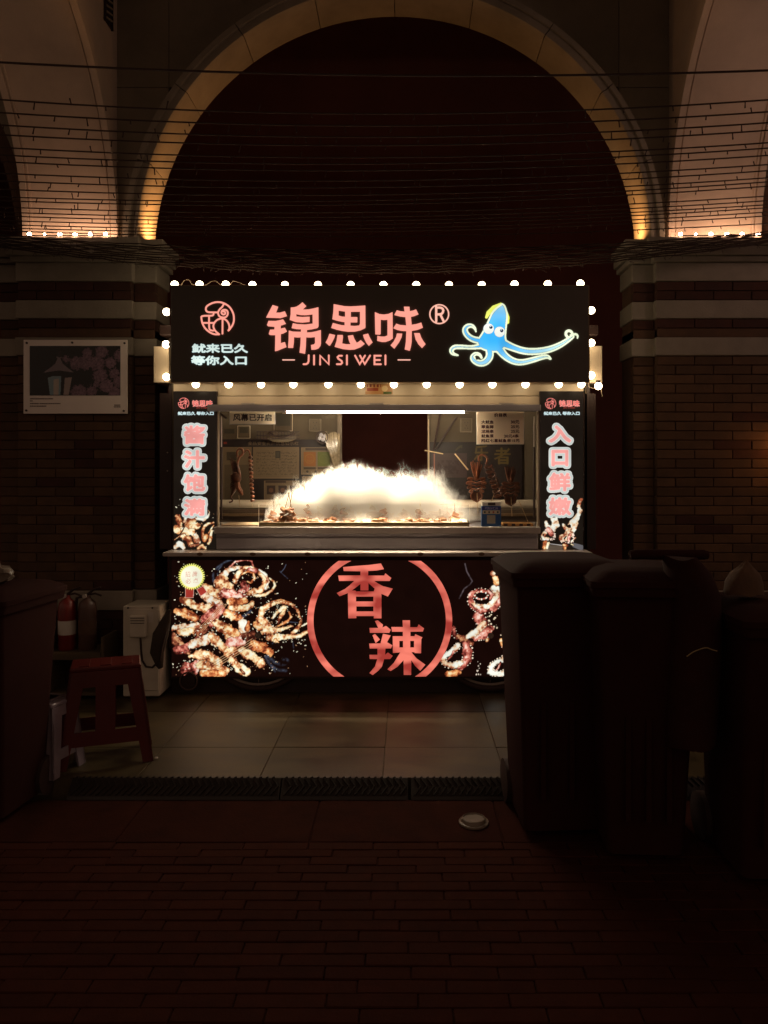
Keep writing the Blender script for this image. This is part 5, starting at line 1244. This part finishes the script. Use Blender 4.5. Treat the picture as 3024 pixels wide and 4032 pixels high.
for k in range(12):
    p_ = hq([(986 + .7 * k + random.uniform(-1.5, 1.5), 1800 + 15.5 * k)])[0]; obj('squid_ball', MB().ball(p_, .0155, 2, (1, 1, .8), .09), HM if k % 3 else HM2, t, smooth=True)
obj('stick', MB().tube(hq([(993, 1985), (994, 2000)]), .0025, 6), STICK, t)

# ------------------------------------------------------------------ left side: framed photograph
c = Canvas(117, 1362, 474, 1557, 1.5, (14, 10, 14)); n = noise2(c.X, c.Y, 20, 3); n2 = noise2(c.X, c.Y, 5, 4, 3)
for (x, y, r) in ((345, 1390, 18), (400, 1385, 24), (468, 1400, 20), (300, 1430, 26), (340, 1425, 30), (380, 1430, 30), (435, 1430, 22), (395, 1480, 28), (450, 1470, 20), (470, 1500, 24), (420, 1520, 28), (380, 1512, 14), (310, 1545, 30), (360, 1540, 20), (450, 1545, 24), (260, 1415, 14)):
    m_ = c.circ(x, y, r) + (n2 - .5) * 26 < 0; q = .25 + .75 * n2; base = lin((160, 122, 142)); c.rgb[m_] = (base * q[..., None] ** 1.4)[m_]
Pz = lambda p: [(x / 1.7015, 900 + y / 1.7015) for x, y in p]
c.fill(c.poly(Pz([(290, 965), (340, 930), (370, 905), (385, 870), (375, 858), (415, 858), (405, 870), (420, 905), (450, 930), (497, 965), (395, 950)])), (128, 112, 120))
c.fill(c.poly(Pz([(320, 1000), (350, 990), (410, 990), (405, 1115), (335, 1115)])), (128, 152, 165)); c.fill(c.poly(Pz([(435, 1000), (482, 995), (460, 1115), (425, 1115)])), (165, 145, 142)); c.fill(c.poly(Pz([(360, 1010), (395, 1005), (392, 1115), (358, 1115)])), (205, 178, 160), .7)
c.fill(c.caps([(235, 1385, 5), (235, 1400, 8)]) < 0, (40, 24, 30))
t = thing('framed_photograph', 'white mounted photograph of a lantern and blossom on the left pier', 'picture', P(296, 1630, 5.1))
obj('panel', MB().px(92, 501, 1338, 1629, 5.095, .012, .002), mat('white_photo_board', (.92, .80, .74), .4, .04, 3, .03, 60), t)
obj('photo_print', c.mesh('photo_print', 5.0925), print_mat('photo_print', False, rough=.25), t)
cap = MB()
def bar(x0, y0, x1, y1): cap.px(x0, x1, y0, y1, 5.0935, .001)
for (x0, x1, y) in ((118, 209, 1570), (118, 128, 1578.5), (118, 153, 1589), (156, 238, 1589), (118, 182, 1599), (450, 473, 1595), (448, 474, 1602)):
    x = x0
    while x < x1: w_ = random.uniform(3, 7); bar(x, y - 2, min(x1, x + w_), y + 2); x += w_ + 1.2
obj('caption_text', cap, mat('grey_ink', (.16, .12, .11), .6, .1, 4, 0), t)
for (x, y) in ((105, 1350), (284, 1349), (490, 1351), (103, 1616), (487, 1618)): obj('screw', MB().lathe((PX(x, 5.09), 5.088, PZ(y, 5.09)), [(.007, 0), (.007, .006)], 10, 'Y'), BLACKM, t)

# electric box
t = thing('electric_box', 'pale grey electric meter box on the ground against the left pier', 'electric box', P(556, 2690, 4.9))
EB = mat('box_paint', (.62, .55, .45), .6, .12, 5, .05)
obj('box_body', MB().bbox(PX(484, 4.86), PX(628, 4.86), 4.86, 5.10, .02, PZ(2386, 4.86), .006), EB, t)
obj('box_door', MB().bbox(PX(500, 4.85), PX(624, 4.85), 4.85, 4.859, .06, PZ(2399, 4.85), .003), EB, t)
obj('cable_hood', MB().bbox(PX(507, 4.81), PX(574, 4.81), 4.81, 4.849, PZ(2512, 4.81), PZ(2424, 4.81), .008), EB, t)
for y in (2433, 2443, 2453): obj('vent_slot', MB().px(513, 568, y, y + 2.5, 4.808, .003), BLACKM, t)
obj('paper_label', MB().px(582, 603, 2411, 2451, 4.8475, .002), WHITEP, t)
obj('cable', MB().tube([P(553, 2510, 4.83), P(556, 2560, 4.82), P(560, 2600, 4.83), P(575, 2625, 4.84), P(600, 2628, 4.85), P(628, 2600, 4.84), P(640, 2540, 4.82), P(655, 2480, 4.84)], .007, 7), BLACKM, t, smooth=True)
for y in (2394,): 
    for x in (504, 600): obj('screw', MB().lathe((PX(x, 4.845), 4.843, PZ(y, 4.845)), [(.006, 0), (.006, .005)], 8, 'Y'), BLACKM, t)
t = thing('cloth_bag', 'dull cloth bag hanging between the electric box and the stall', 'bag', P(640, 2660, 4.9))
BROWNC = mat('dull_brown_cloth', (.05, .035, .025), .9, .2, 10, .4, 80)
obj('bag_cloth', MB().tube([P(668, 2400, 4.86), P(655, 2440, 4.86), P(632, 2500, 4.86), P(618, 2570, 4.86), P(630, 2630, 4.87)], [.01, .03, .05, .045, .02], 9), BROWNC, t, smooth=True)

# extinguishers in a wooden stand
t = thing('extinguisher_stand', 'open wooden stand holding two extinguishers against the left pier', 'stand', P(290, 2700, 4.85))
WD = mat('dull_wood', (.085, .055, .028), .7, .3, 4, .2, 40, coords='World', stretch=(1, 1, 8))
obj('side_board', MB().bbox(PX(168, 4.84), PX(192, 4.84), 4.84, 5.08, 0, PZ(2475, 4.84), .003), WD, t); obj('side_board', MB().bbox(PX(396, 4.84), PX(408, 4.84), 4.84, 5.08, 0, PZ(2510, 4.84), .003), WD, t)
obj('shelf_board', MB().bbox(PX(193, 4.835), PX(395, 4.835), 4.835, 5.08, PZ(2600, 4.835), PZ(2570, 4.835), .003), WD, t)
obj('back_board', MB().box(PX(193, 5.07), PX(395, 5.07), 5.07, 5.085, 0, PZ(2475, 5.07)), BLACKM, t)
obj('bottom_board', MB().bbox(PX(193, 4.84), PX(395, 4.84), 4.84, 5.06, .03, .05, .003), WD, t)
def ext(px, red, label):
    zb = PZ(2570, 4.835) + .001; x = PX(px, 4.93); y = 4.93
    t = thing('fire_extinguisher', label, 'fire extinguisher', (x, y, zb), group='fire extinguishers in the wooden stand')
    bm_ = mat('extinguisher_red', (.16, .012, .008), .35, .1, 5, 0) if red else mat('extinguisher_dark', (.07, .03, .02), .45, .2, 5, 0)
    obj('cylinder', MB().lathe((x, y, zb), [(.052, 0), (.056, .01), (.056, .27), (.048, .305), (.02, .33), (.018, .35)], 20), bm_, t, smooth=True)
    obj('label', MB().lathe((x, y, zb), [(.0568, .10), (.0568, .19)], 20), WHITEP if red else MORTAR, t, smooth=True)
    obj('handle', MB().tube([(x, y, zb + .355), (x + .04, y, zb + .385), (x + .085, y, zb + .40)], .008, 6), BLACKM, t)
    obj('lever', MB().tube([(x, y, zb + .35), (x + .05, y, zb + .36), (x + .09, y, zb + .345)], .007, 6), BLACKM, t)
    obj('gauge', MB().lathe((x - .01, y - .03, zb + .345), [(.013, 0), (.013, .012)], 12, 'Y'), LIGHTM, t)
    obj('hose', MB().tube([(x - .01, y, zb + .345), (x - .07, y, zb + .33), (x - .085, y + .02, zb + .22), (x - .075, y + .02, zb + .1)], .009, 7), RUBBER, t, smooth=True)
ext(265, True, 'red fire extinguisher with a white label, left one in the stand'); ext(345, False, 'dark dull fire extinguisher, right one in the stand')

# red stool
def stool(name, label, m, X0, Y0, h, wt, wb, rot, group=None):
    t = thing(name, label, 'stool', (0, 0, 0), group=group)
    obj('seat', MB().bbox(-wt, wt, -wt, wt, h - .022, h, .006).box(-wt + .01, wt - .01, -wt + .01, wt - .01, h - .045, h - .023), m, t)
    sl = MB()
    for k in range(3): sl.bbox(-wt + .04 + k * (wt * 2 - .13) / 2, -wt + .09 + k * (wt * 2 - .13) / 2, -wt + .04, wt - .04, h + .0005, h + .004, .001)
    obj('seat_ridge', sl, m, t)
    hh = h - .02
    def e(a, b, u): return a + (b - a) * u
    for sx in (-1, 1):
        for sy in (-1, 1):
            leg = MB()
            # L-shaped flared corner leg, widening towards the top
            for (ax, w0, w1) in ((0, .075, .050), (1, .075, .050)):
                T_ = [(sx * wt, sy * wt, hh), (sx * (wt - (w0 if ax == 0 else .012)), sy * (wt - (w0 if ax == 1 else .012)), hh)]
                B_ = [(sx * wb, sy * wb, 0), (sx * (wb - (w1 if ax == 0 else .012)), sy * (wb - (w1 if ax == 1 else .012)), 0)]
                def qd(a, b, z): return [(a[0], a[1], z), (b[0], a[1], z), (b[0], b[1], z), (a[0], b[1], z)]
                vs = qd(B_[0], B_[1], 0) + qd(T_[0], T_[1], hh); leg.add(vs, [(0, 3, 2, 1), (4, 5, 6, 7), (0, 1, 5, 4), (1, 2, 6, 5), (2, 3, 7, 6), (3, 0, 4, 7)])
            obj('leg', leg, m, t)
    for s in (-1, 1):        # low apron on each side, with a centre rib above it
        for ax in (0, 1):
            for (z0, z1) in ((h * .22, h * .36), (h * .80, hh)):
                q = MB(); f0 = e(wb, wt, z0 / hh); f1 = e(wb, wt, z1 / hh)
                vs = []
                for (f_, z) in ((f0, z0), (f1, z1)):
                    for (a, b_) in ((-f_ + .03, f_ - .003), (f_ - .03, f_ - .003), (f_ - .03, f_ - .010), (-f_ + .03, f_ - .010)):
                        vs.append((a, s * b_, z) if ax == 0 else (s * b_, a, z))
                q.add(vs, [(0, 3, 2, 1), (4, 5, 6, 7), (0, 1, 5, 4), (1, 2, 6, 5), (2, 3, 7, 6), (3, 0, 4, 7)])
                obj('apron', q, m, t)
            q = MB(); z0, z1 = h * .36, h * .80; f0 = e(wb, wt, z0 / hh); f1 = e(wb, wt, z1 / hh); vs = []
            for (f_, z) in ((f0, z0), (f1, z1)):
                for (a, b_) in ((-.046, f_ - .004), (.046, f_ - .004), (.046, f_ - .010), (-.046, f_ - .010)): vs.append((a, s * b_, z) if ax == 0 else (s * b_, a, z))
            if ax == 0: obj('side_rib', q.add(vs, [(0, 3, 2, 1), (4, 5, 6, 7), (0, 1, 5, 4), (1, 2, 6, 5), (2, 3, 7, 6), (3, 0, 4, 7)]), m, t)
    t.location = (X0, Y0, 0.001); t.rotation_euler = (0, 0, rot)
    return t
REDP = mat('red_plastic', (.09, .006, .004), .38, .12, 8, .06, 90)
stool('plastic_stool', 'tall red plastic stool standing on the pavement left of the stall', REDP, PX(418, 3.88), 3.88, .485, .165, .225, math.radians(20)).scale = (1, .62, 1)
GP = mat('grey_plastic', (.22, .17, .20), .35, .15, 8, .05, 90)
stool('plastic_stool', 'grey plastic stool half hidden between the dark bin and the red stool', GP, PX(192, 3.72), 3.72, .345, .09, .12, math.radians(-14))
t = thing('litter_scrap', 'tiny pale scrap of litter beside the foot of the red stool', 'litter', P(617, 2990, 3.8)); 
obj('paper_scrap', MB().ball((PX(617, 3.85), 3.85, .008), .008, 1, (1.4, 1, .6), .2), WHITEP, t)
# cup lid on the street
t = thing('cup_lid', 'pale round cup lid lying on the dark street near the kerb', 'cup lid', (PX(1865, 3.30), 3.30, -.07))
lx = PX(1865, 3.30); LM = mat('lid_plastic', (.19, .14, .10), .35, .1, 10, 0)
obj('lid_disc', MB().lathe((lx, 3.30, -.0695), [(.063, 0), (.064, .006), (.060, .009), (.054, .010), (.050, .024), (.046, .026), (.044, .020), (.01, .018)], 36), LM, t, smooth=True)
obj('lid_rim', MB().tube([(lx + .062 * math.cos(a), 3.30 + .062 * math.sin(a), -.062) for a in [2 * math.pi * i / 36 for i in range(37)]], .0035, 6, False), LM, t, smooth=True)

# ------------------------------------------------------------------ wheeled bins
def bin_(label, X0, Y0, w, dpt, h, taper, rot, lid=True, tilt=0.06):
    t = thing('wheeled_bin', label, 'bin', (0, 0, 0), group='dark wheeled bins in front of the pavement')
    def rr(wx, wy, z, r=.035):
        o = []
        for (sx, sy, a0) in ((1, 1, 0), (-1, 1, 90), (-1, -1, 180), (1, -1, 270)):
            for k in range(5):
                a = math.radians(a0 + 22.5 * k); o.append((sx * (wx - r) + r * math.cos(a), sy * (wy - r) + r * math.sin(a), z))
        return o
    def loft(rs): 
        m_ = MB(); n = len(rs[0]); vs = [v for r_ in rs for v in r_]; fs = []
        for i in range(len(rs) - 1):
            for j in range(n): fs.append((i * n + j, i * n + (j + 1) % n, (i + 1) * n + (j + 1) % n, (i + 1) * n + j))
        return m_.add(vs, fs + [tuple(range(n - 1, -1, -1)), tuple((len(rs) - 1) * n + j for j in range(n))])
    W, Dp = w / 2, dpt / 2
    obj('body', loft([rr(W * taper, Dp * .75, .03), rr(W * (taper * .5 + .5), Dp * .87, h * .5), rr(W, Dp, h - .09)]), BINM, t, smooth=True)
    obj('rim', loft([rr(W + .02, Dp + .02, h - .10), rr(W + .024, Dp + .024, h - .065)]), BINM, t, smooth=True)
    obj('lid', loft([rr(W + .03, Dp + .03, h - .064), rr(W + .03, Dp + .03, h - .042), rr(W * .9, Dp * .9, h - .012), rr(W * .6, Dp * .6, h)]), BINM, t, smooth=True)
    obj('handle', MB().tube([(-W * .8, Dp + .02, h - .08), (-W * .8, Dp + .07, h - .05), (W * .8, Dp + .07, h - .05), (W * .8, Dp + .02, h - .08)], .014, 8), BINM, t, smooth=True)
    for s in (-1, 1): obj('wheel', MB().lathe((s * (W * taper + .005) - .02, Dp * .75, .095), [(.06, 0), (.095, .004), (.095, .036), (.06, .04)], 20, 'X'), RUBBER, t, smooth=True)
    fb = MB()
    for k in range(3): fb.box(-W * taper + .06 + k * (W * 2 * taper - .14) / 2, -W * taper + .08 + k * (W * 2 * taper - .14) / 2, -Dp * .87 - .006, -Dp * .8, h * .15, h * .5)
    obj('rib', fb, BINM, t)
    t.location = (X0, Y0, -.07); t.rotation_euler = (0, 0, rot)
    return t
b1 = bin_('dark wheeled bin at the left picture edge with a white bag on its lid', PX(-20, 3.45), 3.45, .36, .46, 1.02, .80, math.radians(-6))
# emblem on its side
e = MB(); 
def on_face(pts, r=.002): e.tube([(x, -.23, z) for x, z in pts], r, 5)
on_face([(.03, .62), (.11, .62), (.11, .78), (.03, .78), (.03, .62)]); on_face([(.05, .655), (.09, .655), (.07, .74), (.05, .655)]); on_face([(.04, .50), (.05, .56), (.06, .50)]); on_face([(.075, .50), (.075, .56)]); on_face([(.09, .56), (.11, .56), (.10, .50)])
em = obj('bin_emblem', e, mat('worn_print', (.16, .09, .08), .6, .2, 20, 0), b1)
t = thing('carrier_bag', 'whitish translucent bag lying on the left bin lid', 'bag', P(0, 2320, 3.4))
bg = MB(); bg.ball((PX(-25, 3.42), 3.42, .99), .055, 3, (1.6, 1.2, .9), .10).tube([(PX(-25, 3.4), 3.4, 1.02), (PX(-5, 3.4), 3.4, 1.05)], [.03, .008], 7); obj('bag_film', bg, mat('whitish_film', (.17, .13, .10), .3, .3, 30, .5, 40), t, smooth=True)
bin_('large dark wheeled bin nearest the stall, covering the right of the front panel', PX(2210, 3.30), 3.36, .46, .50, 1.155, .82, math.radians(3))
bin_('tall dark wheeled bin in the middle of the right group', PX(2530, 3.05), 3.14, .40, .46, 1.145, .74, math.radians(-3))
bin_('dark wheeled bin at the right picture edge with a peaked bag on top', PX(3078, 2.95), 2.98, .45, .50, 1.03, .97, math.radians(0))
# thick round carrying bar on top of the middle bin
t = thing('carrying_bar', 'dark round carrying bar across the top of the middle bin', 'carrying bar', P(2650, 2200, 2.95))
obj('roll', MB().tube([P(2480, 2186, 2.96), P(2500, 2183, 2.96), P(2770, 2184, 2.96), P(2788, 2186, 2.96)], [.016, .020, .020, .015], 12), BINM, t, smooth=True)
t = thing('rubbish_bag', 'full black rubbish bag hanging off the middle bin towards the gap', 'rubbish bag', P(2745, 2950, 2.9))
DG = 2.86
prof_ = [(2700, 2200, 60), (2735, 2270, 90), (2762, 2360, 100), (2765, 2500, 102), (2760, 2650, 102), (2752, 2800, 100), (2748, 2900, 98), (2748, 2948, 92)]
bagm = MB(); vs = []; fs = []; n = 20
for (a, b_, r) in prof_:
    for j in range(n):
        th = 2 * math.pi * j / n; vs.append((PX(a, DG) + r * DG / 3000 * math.cos(th), DG + .07 + .10 * math.sin(th), PZ(b_, DG) + .006 * math.sin(3 * th + a) + (math.cos(th) * .012 if b_ > 2940 else 0)))
for i in range(len(prof_) - 1):
    for j in range(n): fs.append((i * n + j, i * n + (j + 1) % n, (i + 1) * n + (j + 1) % n, (i + 1) * n + j))
fs += [tuple(range(n - 1, -1, -1)), tuple((len(prof_) - 1) * n + j for j in range(n))]
obj('bag_film', bagm.add(vs, fs), BAGM, t, smooth=True)
obj('strap_rim_light', MB().tube([P(a, b_, DG - .04) for a, b_ in smooth_pts([(2704, 2585), (2730, 2566), (2760, 2555), (2782, 2549), (2800, 2557), (2824, 2564)])], .0022, 5), mat('strap_rim_light', (.35, .26, .14), .5, .1, 10, 0), t)  # rim light along a strap, painted as a thin pale strip
t = thing('peaked_bag', 'brownish peaked cloth bag on top of the right edge bin', 'bag', P(2955, 2330, 2.9))
DP_ = 2.92; bm_ = MB(); vs = []; fs = []
for (a, b_, rx) in ((2950, 2345, 78), (2952, 2300, 74), (2957, 2268, 60), (2960, 2240, 30), (2962, 2216, 5)):
    for j in range(16):
        th = 2 * math.pi * j / 16; vs.append((PX(a, DP_) + rx * DP_ / 3000 * math.cos(th), DP_ + .05 + .06 * math.sin(th) * rx / 78, PZ(b_, DP_) + .004 * math.sin(5 * th)))
for i in range(4):
    for j in range(16): fs.append((i * 16 + j, i * 16 + (j + 1) % 16, (i + 1) * 16 + (j + 1) % 16, (i + 1) * 16 + j))
fs += [tuple(range(15, -1, -1)), tuple(64 + j for j in range(16))]
obj('bag_cloth', bm_.add(vs, fs), mat('brown_cloth', (.11, .055, .03), .85, .2, 10, .4, 80), t, smooth=True)

for o in COL.objects:
    if 'anchor' in o: del o['anchor']
